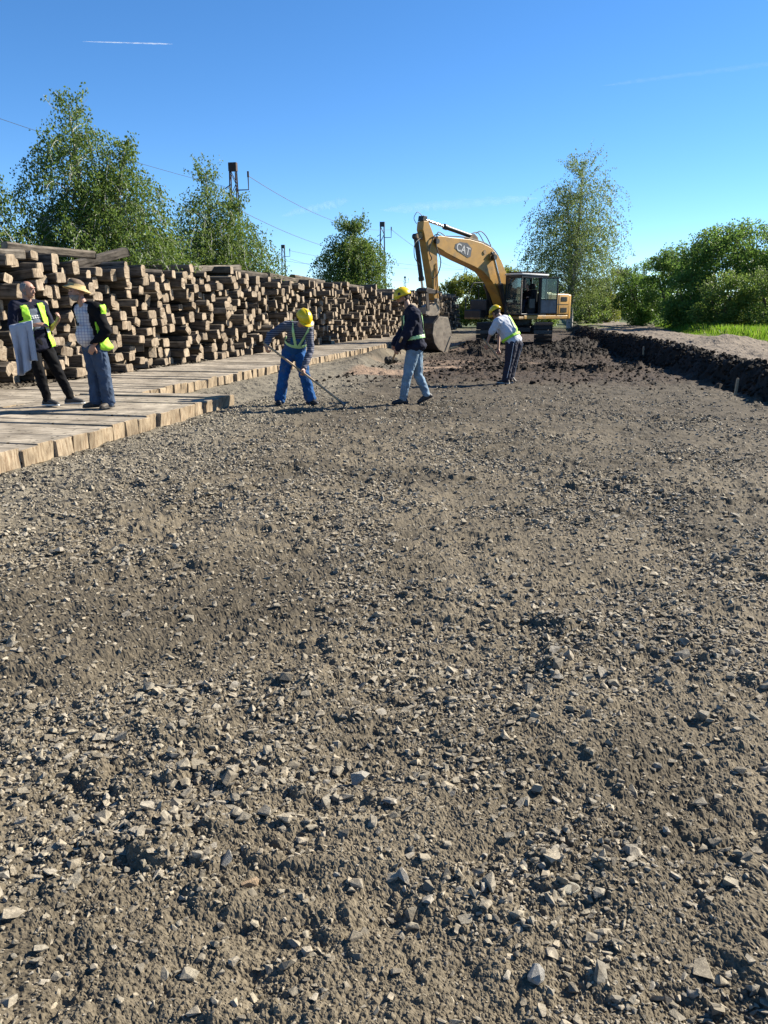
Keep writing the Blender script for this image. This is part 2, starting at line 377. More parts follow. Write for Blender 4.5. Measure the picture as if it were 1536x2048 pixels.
def scatter(name, protos, idx, pos, rot, half, m):
    """one object that carries thousands of lumps as instances on its points"""
    src = bpy.data.collections.new(name + '_kinds')
    for k, (V, F) in enumerate(protos):
        src.objects.link(bpy.data.objects.new(f'{name}_kind_{k:02d}', fast_mesh(name + '_kind', V, F, [m])))
    eul = np.stack([np.arctan2(rot[:, 2, 1], rot[:, 2, 2]), -np.arcsin(rot[:, 2, 0].clip(-1, 1)), np.arctan2(rot[:, 1, 0], rot[:, 0, 0])], 1)
    me = bpy.data.meshes.new(name); me.vertices.add(len(pos)); me.vertices.foreach_set('co', np.ascontiguousarray(pos, dtype=np.float32).ravel())
    a = me.attributes.new('turn', 'FLOAT_VECTOR', 'POINT'); a.data.foreach_set('vector', np.ascontiguousarray(eul, dtype=np.float32).ravel())
    a = me.attributes.new('size', 'FLOAT', 'POINT'); a.data.foreach_set('value', half.astype(np.float32))
    a = me.attributes.new('kind_index', 'INT', 'POINT'); a.data.foreach_set('value', idx.astype(np.int32)); me.materials.append(m); me.update()
    o = link(name, me); g = bpy.data.node_groups.new(name, 'GeometryNodeTree'); g.interface.new_socket('Geometry', in_out='INPUT', socket_type='NodeSocketGeometry'); g.interface.new_socket('Geometry', in_out='OUTPUT', socket_type='NodeSocketGeometry')
    N, L = g.nodes, g.links; gi, go = N.new('NodeGroupInput'), N.new('NodeGroupOutput'); ip = N.new('GeometryNodeInstanceOnPoints'); ci = N.new('GeometryNodeCollectionInfo')
    ci.inputs['Collection'].default_value = src; ci.inputs['Separate Children'].default_value = True; ci.inputs['Reset Children'].default_value = True
    def attr(nm, tp): n = N.new('GeometryNodeInputNamedAttribute'); n.data_type = tp; n.inputs['Name'].default_value = nm; return n.outputs[0]
    L.new(gi.outputs[0], ip.inputs['Points']); L.new(ci.outputs[0], ip.inputs['Instance']); ip.inputs['Pick Instance'].default_value = True; L.new(attr('kind_index', 'INT'), ip.inputs['Instance Index'])
    e = N.new('FunctionNodeEulerToRotation'); L.new(attr('turn', 'FLOAT_VECTOR'), e.inputs[0]); L.new(e.outputs[0], ip.inputs['Rotation']); L.new(attr('size', 'FLOAT'), ip.inputs['Scale']); L.new(ip.outputs[0], go.inputs[0])
    md = o.modifiers.new('scatter', 'NODES'); md.node_group = g; return o
def stone_material():
    m, nt, N, L, P = new_mat('crushed_stone')
    at = N.new('ShaderNodeAttribute'); at.attribute_name = 'rnd'; oi = N.new('ShaderNodeObjectInfo'); tc = N.new('ShaderNodeTexCoord'); ge = N.new('ShaderNodeNewGeometry')
    ad = N.new('ShaderNodeMath'); ad.operation = 'ADD'; L.new(at.outputs['Fac'], ad.inputs[0]); L.new(oi.outputs['Random'], ad.inputs[1])
    fr = N.new('ShaderNodeMath'); fr.operation = 'FRACT'; L.new(ad.outputs[0], fr.inputs[0])
    rp = N.new('ShaderNodeValToRGB'); el = rp.color_ramp.elements
    el[0].color = (.15,.128,.094,1); el[1].color = (.35,.292,.205,1)
    for p, c in [(.2, (.22,.19,.140)), (.42, (.29,.250,.182)), (.6, (.19,.170,.134)), (.8, (.33,.28,.204)), (.93, (.25,.227,.188))]:
        e = el.new(p); e.color = c + (1,)
    L.new(fr.outputs[0], rp.inputs[0])
    nz = N.new('ShaderNodeTexNoise'); nz.inputs['Scale'].default_value = 90; nz.inputs['Detail'].default_value = 8; nz.inputs['Roughness'].default_value = .7; L.new(ge.outputs['Position'], nz.inputs['Vector'])
    mr = N.new('ShaderNodeMapRange'); mr.inputs['From Min'].default_value = .3; mr.inputs['From Max'].default_value = .7; mr.inputs['To Min'].default_value = .6; mr.inputs['To Max'].default_value = 1.3; L.new(nz.outputs['Fac'], mr.inputs['Value'])
    vm = N.new('ShaderNodeVectorMath'); vm.operation = 'SCALE'; L.new(rp.outputs[0], vm.inputs[0]); L.new(mr.outputs[0], vm.inputs['Scale'])
    # earth sticking to the stone in patches
    n2 = N.new('ShaderNodeTexNoise'); n2.inputs['Scale'].default_value = 28; n2.inputs['Detail'].default_value = 6; L.new(ge.outputs['Position'], n2.inputs['Vector'])
    r2 = N.new('ShaderNodeValToRGB'); r2.color_ramp.elements[0].position = .5; r2.color_ramp.elements[1].position = .62; L.new(n2.outputs['Fac'], r2.inputs[0])
    mx = N.new('ShaderNodeMixRGB'); mx.inputs[2].default_value = (.115,.097,.072,1)
    mf = N.new('ShaderNodeMath'); mf.operation = 'MULTIPLY'; mf.inputs[1].default_value = .7; L.new(r2.outputs[0], mf.inputs[0])
    L.new(mf.outputs[0], mx.inputs[0]); L.new(vm.outputs[0], mx.inputs[1]); L.new(mx.outputs[0], P.inputs['Base Color'])
    P.inputs['Roughness'].default_value = .85; P.inputs['Specular IOR Level'].default_value = .3
    b = N.new('ShaderNodeBump'); b.inputs['Strength'].default_value = .7; b.inputs['Distance'].default_value = .006; L.new(nz.outputs['Fac'], b.inputs['Height']); L.new(b.outputs[0], P.inputs['Normal'])
    return m
M_STONE = stone_material()
def sector(n_per_m2, r0, r1, half=48):
    area = R(2 * half) / 2 * (r1 * r1 - r0 * r0); n = int(area * n_per_m2)
    r = np.sqrt(r0*r0 + rng.random(n) * (r1*r1 - r0*r0)); a = R(half) * (2 * rng.random(n) - 1) - YAW
    return r * np.sin(a), r * np.cos(a)
def build_stones():
    X, Y, S = [], [], []
    for dens, r0, r1, s0, s1 in [(24, 1.0, 16, .055, .090), (180, 1.0, 14, .036, .056), (480, 1.0, 9.5, .022, .036), (1200, 1.0, 6, .013, .022), (2000, 1.0, 3.4, .008, .013), (22, 10, 25, .035, .06), (50, 10, 15, .024, .035)]:
        x, y = sector(dens * 1.7, r0, r1); X.append(x); Y.append(y); S.append(s0 + (s1 - s0) * rng.random(len(x))**1.6)
    x, y, s = np.concatenate(X), np.concatenate(Y), np.concatenate(S)
    Z = zones(x, y)
    cl = sstep(-.35, .55, fbm(x * .75 + 5, y * .75, 91, 3) + .55 * fbm(x * 2.5, y * 2.5, 95, 2))
    p = .20 + .80 * cl**1.2
    p = np.maximum(p, .8 * Z['gravel']); p = p * (1 - .9 * Z['clay']) * (1 - .55 * Z['dark']) * (1 - .7 * Z['heap']) * (1 - .55 * Z['mid'])
    p[(x < -5.0) & (y > 3) | (x > bank_foot(y) - .1)] = 0; p[(x < -6.4)] = 0
    k = rng.random(len(x)) < p
    x, y, s = x[k], y[k], s[k]
    z = ground_z(x, y); n = len(x)
    idx = rng.integers(0, len(STONE_PROTO), n); rot = rot_mats(n, .38); half = s / 2
    zmin = np.array([V[:, 2].min() for V, F in STONE_PROTO])[idx] * half
    pos = np.stack([x, y, z - zmin * .56 - half * .01], 1)
    ps, inf = px_size(x, y, z, s); sc = np.where(inf, ps, 0); order = np.argsort(-sc); top = order[:294]
    rest = np.ones(n, bool); rest[top] = False
    tag(scatter('loose_stones', STONE_PROTO, idx[rest], pos[rest], rot[rest], half[rest], M_STONE), 'small grey-beige stones strewn all over the churned earth', 'stones', kind='stuff')
    meshes = []
    for V, F in STONE_PROTO:
        m_ = fast_mesh('stone', V, F, [M_STONE]); set_attr(m_, 'rnd', np.zeros(len(V))); meshes.append(m_)
    for i in top:
        o = bpy.data.objects.new('stone', meshes[idx[i]]); COL.objects.link(o)
        o.matrix_world = Matrix.Translation(pos[i].tolist()) @ (Matrix(rot[i].tolist()).to_4x4()) @ Matrix.Scale(float(half[i]), 4)
        xc = (pos[i][0] * math.cos(YAW) + pos[i][1] * math.sin(YAW)) / (-pos[i][0] * math.sin(YAW) + pos[i][1] * math.cos(YAW) + .4)
        w = 'towards the deck' if xc < -.2 else ('towards the bank' if xc > .2 else 'midway between deck and bank')
        q = 'nearest strip of earth' if pos[i][1] < 1.75 else ('foreground earth' if pos[i][1] < 2.6 else 'earth beyond the foreground')
        f_ = 'large' if s[i] > .062 else ('fist-sized' if s[i] > .048 else 'small')
        tag(o, f'{f_} angular grey-beige stone, {q}, {w}', 'stone', 'larger loose stones in the foreground')
    return len(x)
build_stones()
def special_stone(x, y, half, V, F, label, col, rz=0.0, tilt=0.0):
    mm = mat('stone_' + label.split()[0], tuple(c * 1.0 for c in col), .85, var=.25, scale=12, bump=.5, bscale=14, dirt=(.17,.14,.10), dscale=3, damt=.35)
    o = link('stone', fast_mesh('stone', V, F, [mm]))
    z = float(ground_z(np.array([x]), np.array([y]))[0])
    o.matrix_world = Matrix.Translation((x, y, z - V[:, 2].min() * half * .7)) @ Matrix.Rotation(rz, 4, 'Z') @ Matrix.Rotation(tilt, 4, 'X') @ Matrix.Scale(half, 4)
    tag(o, label, 'stone', 'larger loose stones in the foreground')
def disc_proto(seed):
    r = np.random.default_rng(seed); n = 18; V = []
    for h, k in ((-.16, .86), (-.02, 1.0), (.14, .95), (.19, .80)):
        for j in range(n):
            a = 2 * np.pi * j / n; q = k * (1 + .05 * math.sin(3 * a + 1) + .03 * r.random()); V.append((q * math.cos(a), .72 * q * math.sin(a), h + .02 * r.random()))
    F = []
    for i in range(3):
        for j in range(n):
            a_, b_, c_, d_ = i*n+j, i*n+(j+1)%n, (i+1)*n+(j+1)%n, (i+1)*n+j; F += [(a_, b_, c_), (a_, c_, d_)]
    V += [(0, 0, .2), (0, 0, -.17)]
    for j in range(n): F += [(3*n+j, 3*n+(j+1)%n, 4*n), ((j+1)%n, j, 4*n+1)]
    return np.array(V), np.array(F)
dV, dF = disc_proto(3)
special_stone(.12, 1.80, .028, dV, dF, 'pale flat disc-shaped stone lying alone on the earth', (.40,.37,.29), .2, .12)
sV, sF = hull_proto(13, (1, .55, .42), .25, 901)
special_stone(-.73, 1.66, .030, sV, sF, 'orange-tan elongated stone among the grey ones', (.42,.29,.17), .5)
sV, sF = hull_proto(26, (1, .85, .75), .12, 902)
special_stone(.04, 1.49, .027, sV, sF, 'rounded grey stone near the bottom edge, facing its smooth side up', (.36,.34,.30), 1.2)
sV, sF = hull_proto(10, (1, .62, .8), .2, 903)
special_stone(-.55, 2.18, .042, sV, sF, 'pointed upright stone, the tallest of the stony patch in the middle', (.33,.30,.25), .6)
sV, sF = hull_proto(11, (1, .8, .45), .2, 904)
special_stone(-.83, 1.72, .034, sV, sF, 'broad blocky light grey stone with a flat top, by the orange-tan one', (.37,.34,.28), 2.0)

def build_clods():
    M = mat('dark_soil_clod', (.030,.022,.016), .95, var=.5, scale=9, bump=.8, bscale=18, spec=.2)
    X, Y, S = [], [], []
    for hx, hy, sx, sy, h in HEAPS:
        n = int(220 * sx * sy) + 30
        X.append(hx + rng.normal(0, sx * .8, n)); Y.append(hy + rng.normal(0, sy * .8, n)); S.append(.04 + .11 * rng.random(n)**2.5)
    n = 5200; y = 8 + 44 * rng.random(n)**1.15; X.append(bank_foot(y) + .02 + .72 * rng.random(n)); Y.append(y); S.append(.03 + .11 * rng.random(n)**3)
    n = 2600; y = 16 + 20 * rng.random(n); X.append(-5 + 8 * rng.random(n)); Y.append(y); S.append(.03 + .09 * rng.random(n)**3)
    n = 900; y = 12.5 + 12 * rng.random(n); X.append(-10.1 + .9 * rng.random(n)); Y.append(y); S.append(.03 + .08 * rng.random(n)**3)
    x, y, s = np.concatenate(X), np.concatenate(Y), np.concatenate(S)
    Z = zones(x, y); k = (rng.random(len(x)) > Z['clay']) & ~((x < -6.5) & (x > -9.3) & (y < 46)) & ~((x > -7) & (x < -5.0) & (y < 12)); x, y, s = x[k], y[k], s[k]
    z = ground_z(x, y); n = len(x); half = s / 2
    tag(scatter('soil_clods', CLOD_PROTO, rng.integers(0, len(CLOD_PROTO), n), np.stack([x, y, z + half * .25], 1), rot_mats(n, .8), half, M), 'dark moist soil clods on the dug heaps and along the cut bank', 'soil clods', kind='stuff')
build_clods()

# ================================================================== SLEEPERS: DECK AND PILE
def wood_mats():
    def base(name, cols, grain, dark=(.03,.024,.018), holes=False, bumpd=.006):
        m, nt, N, L, P = new_mat(name)
        at = N.new('ShaderNodeAttribute'); at.attribute_name = 'rnd'; oi = N.new('ShaderNodeObjectInfo'); tc = N.new('ShaderNodeTexCoord')
        ad = N.new('ShaderNodeMath'); ad.operation = 'ADD'; L.new(at.outputs['Fac'], ad.inputs[0]); L.new(oi.outputs['Random'], ad.inputs[1])
        fr = N.new('ShaderNodeMath'); fr.operation = 'FRACT'; L.new(ad.outputs[0], fr.inputs[0])
        rp = N.new('ShaderNodeValToRGB'); el = rp.color_ramp.elements; el[0].color = cols[0] + (1,); el[1].color = cols[-1] + (1,)
        for i, c in enumerate(cols[1:-1]): e = el.new((i + 1) / (len(cols) - 1)); e.color = c + (1,)
        L.new(fr.outputs[0], rp.inputs[0])
        ofs = N.new('ShaderNodeVectorMath'); ofs.operation = 'SCALE'; ofs.inputs[0].default_value = (7.1, 3.7, 5.3); L.new(fr.outputs[0], ofs.inputs['Scale'])
        av = N.new('ShaderNodeVectorMath'); av.operation = 'ADD'; L.new(tc.outputs['Object'], av.inputs[0]); L.new(ofs.outputs[0], av.inputs[1])
        mp = N.new('ShaderNodeMapping'); mp.inputs['Scale'].default_value = grain; L.new(av.outputs[0], mp.inputs['Vector'])
        nz = N.new('ShaderNodeTexNoise'); nz.inputs['Scale'].default_value = 1; nz.inputs['Detail'].default_value = 7; nz.inputs['Roughness'].default_value = .65; L.new(mp.outputs[0], nz.inputs['Vector'])
        cr = N.new('ShaderNodeValToRGB'); cr.color_ramp.elements[0].position = .34; cr.color_ramp.elements[1].position = .56; L.new(nz.outputs['Fac'], cr.inputs[0])
        mx = N.new('ShaderNodeMixRGB'); mx.inputs[1].default_value = dark + (1,); L.new(cr.outputs[0], mx.inputs[0]); L.new(rp.outputs[0], mx.inputs[2])
        n2 = N.new('ShaderNodeTexNoise'); n2.inputs['Scale'].default_value = 5; n2.inputs['Detail'].default_value = 6; L.new(av.outputs[0], n2.inputs['Vector'])
        mr = N.new('ShaderNodeMapRange'); mr.inputs['From Min'].default_value = .3; mr.inputs['From Max'].default_value = .7; mr.inputs['To Min'].default_value = .6; mr.inputs['To Max'].default_value = 1.25; L.new(n2.outputs['Fac'], mr.inputs['Value'])
        vm = N.new('ShaderNodeVectorMath'); vm.operation = 'SCALE'; L.new(mx.outputs[0], vm.inputs[0]); L.new(mr.outputs[0], vm.inputs['Scale'])
        src = vm.outputs[0]
        if holes:
            n4 = N.new('ShaderNodeTexNoise'); n4.inputs['Scale'].default_value = 1.1; n4.inputs['Detail'].default_value = 9; n4.inputs['Roughness'].default_value = .7; g4 = N.new('ShaderNodeNewGeometry'); L.new(g4.outputs['Position'], n4.inputs['Vector'])
            r4 = N.new('ShaderNodeValToRGB'); r4.color_ramp.elements[0].position = .46; r4.color_ramp.elements[1].position = .68; L.new(n4.outputs['Fac'], r4.inputs[0])
            m4 = N.new('ShaderNodeMixRGB'); m4.inputs[2].default_value = (.135,.112,.085,1); L.new(r4.outputs[0], m4.inputs[0]); L.new(src, m4.inputs[1]); src = m4.outputs[0]
            vo = N.new('ShaderNodeTexVoronoi'); vo.inputs['Scale'].default_value = 9; L.new(av.outputs[0], vo.inputs['Vector'])
            vr = N.new('ShaderNodeValToRGB'); vr.color_ramp.elements[0].position = .12; vr.color_ramp.elements[1].position = .2; L.new(vo.outputs['Distance'], vr.inputs[0])
            m3 = N.new('ShaderNodeMixRGB'); m3.inputs[1].default_value = (.03,.025,.02,1); L.new(vr.outputs[0], m3.inputs[0]); L.new(src, m3.inputs[2]); src = m3.outputs[0]
        L.new(src, P.inputs['Base Color']); P.inputs['Roughness'].default_value = .9; P.inputs['Specular IOR Level'].default_value = .2
        b = N.new('ShaderNodeBump'); b.inputs['Strength'].default_value = .8; b.inputs['Distance'].default_value = bumpd; L.new(nz.outputs['Fac'], b.inputs['Height']); L.new(b.outputs[0], P.inputs['Normal'])
        return m
    side = base('sleeper_side_wood', [(.125,.102,.078), (.165,.137,.106), (.105,.088,.070), (.20,.170,.136)], (2.0, 22, 22))
    end = base('sleeper_end_grain', [(.315,.248,.176), (.270,.213,.150), (.355,.286,.208), (.215,.172,.124)], (14, 34, 9), dark=(.14,.098,.062))
    top = base('deck_sleeper_top', [(.335,.288,.225), (.37,.318,.25), (.305,.262,.205)], (2.2, 20, 20), dark=(.20,.17,.13), holes=True)
    dend = base('deck_sleeper_end', [(.30,.235,.155), (.27,.21,.138), (.33,.262,.178)], (20, 42, 6), dark=(.15,.10,.06))
    return side, end, top, dend
W_SIDE, W_END, W_TOP, W_DEND = wood_mats()

def sleeper_arrays(seed, L=2.5, w=.255, h=.165, ch=.03, bend=.006):
    """a sleeper: chamfered, slightly uneven timber along X, centred on the origin. returns V, tri F, mat index"""
    r = np.random.default_rng(seed)
    w = w * (.92 + .16 * r.random()); h = h * (.9 + .2 * r.random()); c = ch * (.6 + .9 * r.random()); c2 = min(c, .008 + .014 * r.random())
    prof = np.array([(-w/2 + c2, -h/2), (w/2 - c2, -h/2), (w/2, -h/2 + c2), (w/2, h/2 - c), (w/2 - c * 1.1, h/2), (-w/2 + c * 1.1, h/2), (-w/2, h/2 - c), (-w/2, -h/2 + c2)])
    prof += r.normal(0, .004, prof.shape)
    xs = [-L/2, -L/2 + .012, -L/6, L/6, L/2 - .012, L/2]; sc = [.94, 1, 1, 1, 1, .94]; V = []
    bow = r.normal(0, bend, (6, 2)); sl = r.normal(0, .05, 2)
    for i, (x, k) in enumerate(zip(xs, sc)):
        for p in prof:
            dx = (sl[0] * p[0] + sl[1] * p[1]) if abs(x) > L/3 else 0
            V.append((x + dx + (r.normal(0, .004) if abs(x) > L/3 else 0), p[0] * k + bow[i, 0], p[1] * k + bow[i, 1]))
    F, M = [], []
    for i in range(5):
        for j in range(8):
            a, b, c_, d = i*8+j, i*8+(j+1) % 8, (i+1)*8+(j+1) % 8, (i+1)*8+j
            F += [(a, c_, b), (a, d, c_)]; M += [1 if i in (0, 4) else 0] * 2
    for j in range(1, 7):
        F += [(0, j, j + 1), (40, 40 + j + 1, 40 + j)]; M += [1, 1]
    return np.array(V), np.array(F)[:, ::-1], np.array(M)

# ---- the two decks: every sleeper is a piece of its deck
def build_deck(name, label, edge, y0, y1, rows, seed):
    root = empty(name, (edge, y0, 0)); tag(root, label, 'timber deck', kind='structure')
    r = np.random.default_rng(seed)
    protos = []
    for i in range(7):
        V, F, M = sleeper_arrays(500 + seed * 10 + i, 2.45, .275, .19, .008, .0015); V[:, 1] *= .277 / np.ptp(V[8:40, 1])
        me = fast_mesh('sleeper', V, F, [W_TOP, W_DEND], M); set_attr(me, 'rnd', np.zeros(len(V))); protos.append(me)
    for k in range(rows):
        y = y0
        while y < y1:
            w = .262 + .028 * r.random()
            x = edge - 1.225 - k * 2.5 + r.normal(0, .018)
            o = link('sleeper', protos[r.integers(0, 7)], root)
            o.location = (x - edge, y + w / 2 - y0, .093 + r.normal(0, .004) + (.0 if k == 0 else -.01))
            o.rotation_euler = (r.normal(0, .008), r.normal(0, .002), r.normal(0, .004)); o.scale = (1, w / .275, 1)
            y += w + .001 + .004 * r.random()
    return root
build_deck('sleeper_deck', 'near deck of pale worn sleepers laid side by side under the two talking men', -5.05, 3.2, 11.75, 2, 1)
build_deck('sleeper_deck', 'far deck of sleepers laid side by side along the foot of the pile', -6.72, 11.95, 46.0, 1, 2)

# ---- the pile
FACE_Y = [8, 13, 23, 40, 46, 58]; FACE_X = [-10.3, -10.1, -9.55, -8.75, -8.2, -7.2]
def build_pile():
    r = np.random.default_rng(77)
    y0, y1, dx = 9.0, 60.0, .01; n = int((y1 - y0) / dx); H = np.full(n, .14)
    ys = y0 + dx * np.arange(n)
    T = 2.72 + .22 * perlin(ys * .45, ys * 0, 3) + .12 * perlin(ys * 1.7, ys * 0 + 4, 4) - .30 + .30 * sstep(17, 29, ys) - .22 * sstep(24, 27, ys) + .02 * sstep(36, 44, ys)
    T = T
    out = []; dead = np.zeros(n, bool)
    wv, hv = .268, .182
    while True:
        ok = np.where((H < T - .1) & ~dead)[0]
        if len(ok) < 25: break
        c = ok[r.integers(0, len(ok), 14)]; ci = c[np.argmin(H[c] - T[c] * .0)]
        best = None
        for t in range(16):
            q = r.random()
            roll = r.normal(0, .07) if q < .46 else (r.normal(0, .36) if q < .80 else (math.pi/2 + r.normal(0, .12) if q < .9 else r.uniform(-.9, .9)))
            w = wv * r.uniform(.93, 1.06); h = hv * r.uniform(.9, 1.12)
            yc = ys[ci] + r.normal(0, .08)
            cr, sr = math.cos(roll), math.sin(roll)
            P = [(sx * w/2 * cr - sy * h/2 * sr, sx * w/2 * sr + sy * h/2 * cr) for sx, sy in ((-1,-1),(1,-1),(1,1),(-1,1))]
            ext = max(p[0] for p in P); i0 = int((yc - ext - y0) / dx); i1 = int((yc + ext - y0) / dx)
            if i0 < 1 or i1 >= n - 1: continue
            yy = ys[i0:i1 + 1] - yc
            lo = np.full(len(yy), 9.); hi = np.full(len(yy), -9.)
            for a in range(4):
                p, q2 = P[a], P[(a + 1) % 4]
                if abs(p[0] - q2[0]) < 1e-4: continue
                l, rr = (p, q2) if p[0] < q2[0] else (q2, p)
                s = (yy >= l[0] - .006) & (yy <= rr[0] + .006); z = l[1] + (yy - l[0]) * (rr[1] - l[1]) / (rr[0] - l[0])
                lo[s] = np.minimum(lo[s], z[s]); hi[s] = np.maximum(hi[s], z[s])
            good = lo < 5
            zc = np.max(H[i0:i1 + 1][good] - lo[good])
            gap = np.sum((zc + lo - H[i0:i1 + 1])[good]) * dx
            score = gap + .04 * r.random() + .02 * zc
            if best is None or score < best[0]: best = (score, yc, zc, roll, i0, i1, hi.copy(), good.copy(), w, h)
        if best is None: continue
        _, yc, zc, roll, i0, i1, hi, good, w, h = best
        if zc > T[ci] + .06:
            dead[max(0, ci-6):ci+7] = True; continue
        seg = H[i0:i1 + 1]; seg[good] = np.maximum(seg[good], zc + hi[good] + .004)
        fx = np.interp(yc, FACE_Y, FACE_X) + r.normal(0, .17) - .05 * (zc - 1.2)
        yaw = r.normal(0, .08) if r.random() < .7 else r.normal(0, .24)
        out.append((fx, yc, zc, roll, yaw, r.normal(0, .03), r.integers(0, 10), w / .25, h / .165))
        if len(out) > 3200: break
    return out, ys, H
PILE, PILE_Y, PILE_H = build_pile()
SL_ARR = [sleeper_arrays(700 + i, 2.5, .25, .165, .028) for i in range(10)]
def pile_objects():
    n = len(PILE); mats_ = []
    for fx, yc, zc, roll, yaw, pit, k, sw, sh in PILE:
        # turned about its own free end so the end faces stay on the face of the pile
        Rm = Matrix.Rotation(yaw, 4, 'Z') @ Matrix.Rotation(pit, 4, 'Y') @ Matrix.Rotation(roll, 4, 'X')
        mats_.append(Matrix.Translation((fx, yc, zc)) @ Rm @ Matrix.Translation((-1.25, 0, 0)) @ Matrix.Diagonal((1, sw, sh, 1)))
    P = np.array([(p[0], p[1], p[2]) for p in PILE])
    ps, inf = px_size(P[:, 0], P[:, 1], P[:, 2], .25)
    score = np.where(inf, ps, 0); order = np.argsort(-score); top = order[:286]; rest = order[286:]
    meshes = []
    for V, F, M in SL_ARR:
        me = fast_mesh('stacked_sleeper', V, F, [W_SIDE, W_END], M); set_attr(me, 'rnd', np.zeros(len(V))); meshes.append(me)
    # where the pile shows: bays told apart by what stands in front of them, and by height
    def bay(p):
        dzz = p[2] - CAM_H; xc = p[0] * math.cos(YAW) + p[1] * math.sin(YAW); fw = -p[0] * math.sin(YAW) + p[1] * math.cos(YAW)
        u = 768 + 1540 * xc / (fw * math.cos(PITCH) - dzz * math.sin(PITCH))
        b = 'of the bald man' if u < 45 else None
        lev = 'low' if p[2] < 1.0 else ('middle' if p[2] < 2.0 else 'upper')
        if u < 60: w = 'of the pile beside the picture edge'
        elif u < 240: w = 'of the pile behind the two talking men'
        elif u < 400: w = 'of the pile beyond the sun-hatted man'
        else: w = 'of the pile towards the man in blue'
        return lev, w
    for i in top:
        lev, w = bay(P[i])
        o = bpy.data.objects.new('stacked_sleeper', meshes[PILE[i][6]]); COL.objects.link(o); o.matrix_world = mats_[i]
        tag(o, f'weathered sleeper end in the {lev} courses {w}', 'sleeper', 'sleepers stacked in the long pile')
    Vs, Fs, Ms, As, base = [], [], [], [], 0
    for i in rest:
        V, F, M = SL_ARR[PILE[i][6]]; Mx = np.array(mats_[i])
        Vs.append(V @ Mx[:3, :3].T + Mx[:3, 3]); Fs.append(F + base); Ms.append(M); As.append(np.full(len(V), rng.random())); base += len(V)
    me = fast_mesh('stacked_sleepers', np.vstack(Vs), np.vstack(Fs), [W_SIDE, W_END], np.concatenate(Ms)); set_attr(me, 'rnd', np.concatenate(As))
    tag(link('stacked_sleepers', me), 'far and hidden sleepers of the long pile, too many to tell apart', 'sleepers', kind='stuff')
    # loose sleepers lying on the top
    def on_top(yc, length, yaw, pitch, roll, label, lift=0.0, dx=0.0, k=0):
        i = np.argmin(abs(PILE_Y - yc)); hw = int(50 * length * abs(math.sin(yaw))) + 8; z = np.percentile(PILE_H[max(0, i-hw):i+hw], 80) + .055 + lift
        o = bpy.data.objects.new('loose_sleeper', meshes[k]); COL.objects.link(o)
        o.matrix_world = Matrix.Translation((np.interp(yc, FACE_Y, FACE_X) - .5 + dx, yc, z)) @ Matrix.Rotation(yaw, 4, 'Z') @ Matrix.Rotation(pitch, 4, 'Y') @ Matrix.Rotation(roll, 4, 'X') @ Matrix.Diagonal((length / 2.5, 1.1, 1.1, 1))
        tag(o, label, 'sleeper', 'loose sleepers lying across the top of the pile')
    on_top(13.45, 1.6, R(70), 0, 0.05, 'short thick sleeper lying lengthwise on top of the pile above the bald man', .0, -.1, 1)
    on_top(15.2, 2.0, R(66), R(2), .02, 'long broad sleeper lying lengthwise on the pile top left of the tilted one', .02, .05, 2)
    on_top(16.9, 1.7, R(58), R(-15), .1, 'sleeper tilted up steeply on the pile top beside the concrete post', .10, -.1, 3)
    on_top(18.6, 1.6, R(30), R(4), .3, 'flat grey sleeper lying askew on the pile top right of the concrete post', .0, -.3, 4)
    on_top(23.2, 2.2, R(74), R(-4), .05, 'dark sleeper lying lengthwise on the hump of the pile under the second birch', .03, -.25, 5)
    on_top(24.8, 2.2, R(68), R(3), .1, 'dark sleeper sloping off the hump of the pile under the second birch', .02, -.1, 6)
    on_top(28.6, 2.4, R(80), R(4), .1, 'long dark sleeper poking out beyond the dip in the pile top', .03, -.2, 7)
    on_top(31.0, 2.4, R(78), R(3), .1, 'long dark sleeper lying behind the one that pokes out over the dip', .05, -.1, 8)
    on_top(36.5, 2.6, R(76), R(2), .1, 'sleeper lying lengthwise on the far pile top by the round willow-like birch', .03, -.1, 9)
pile_objects()

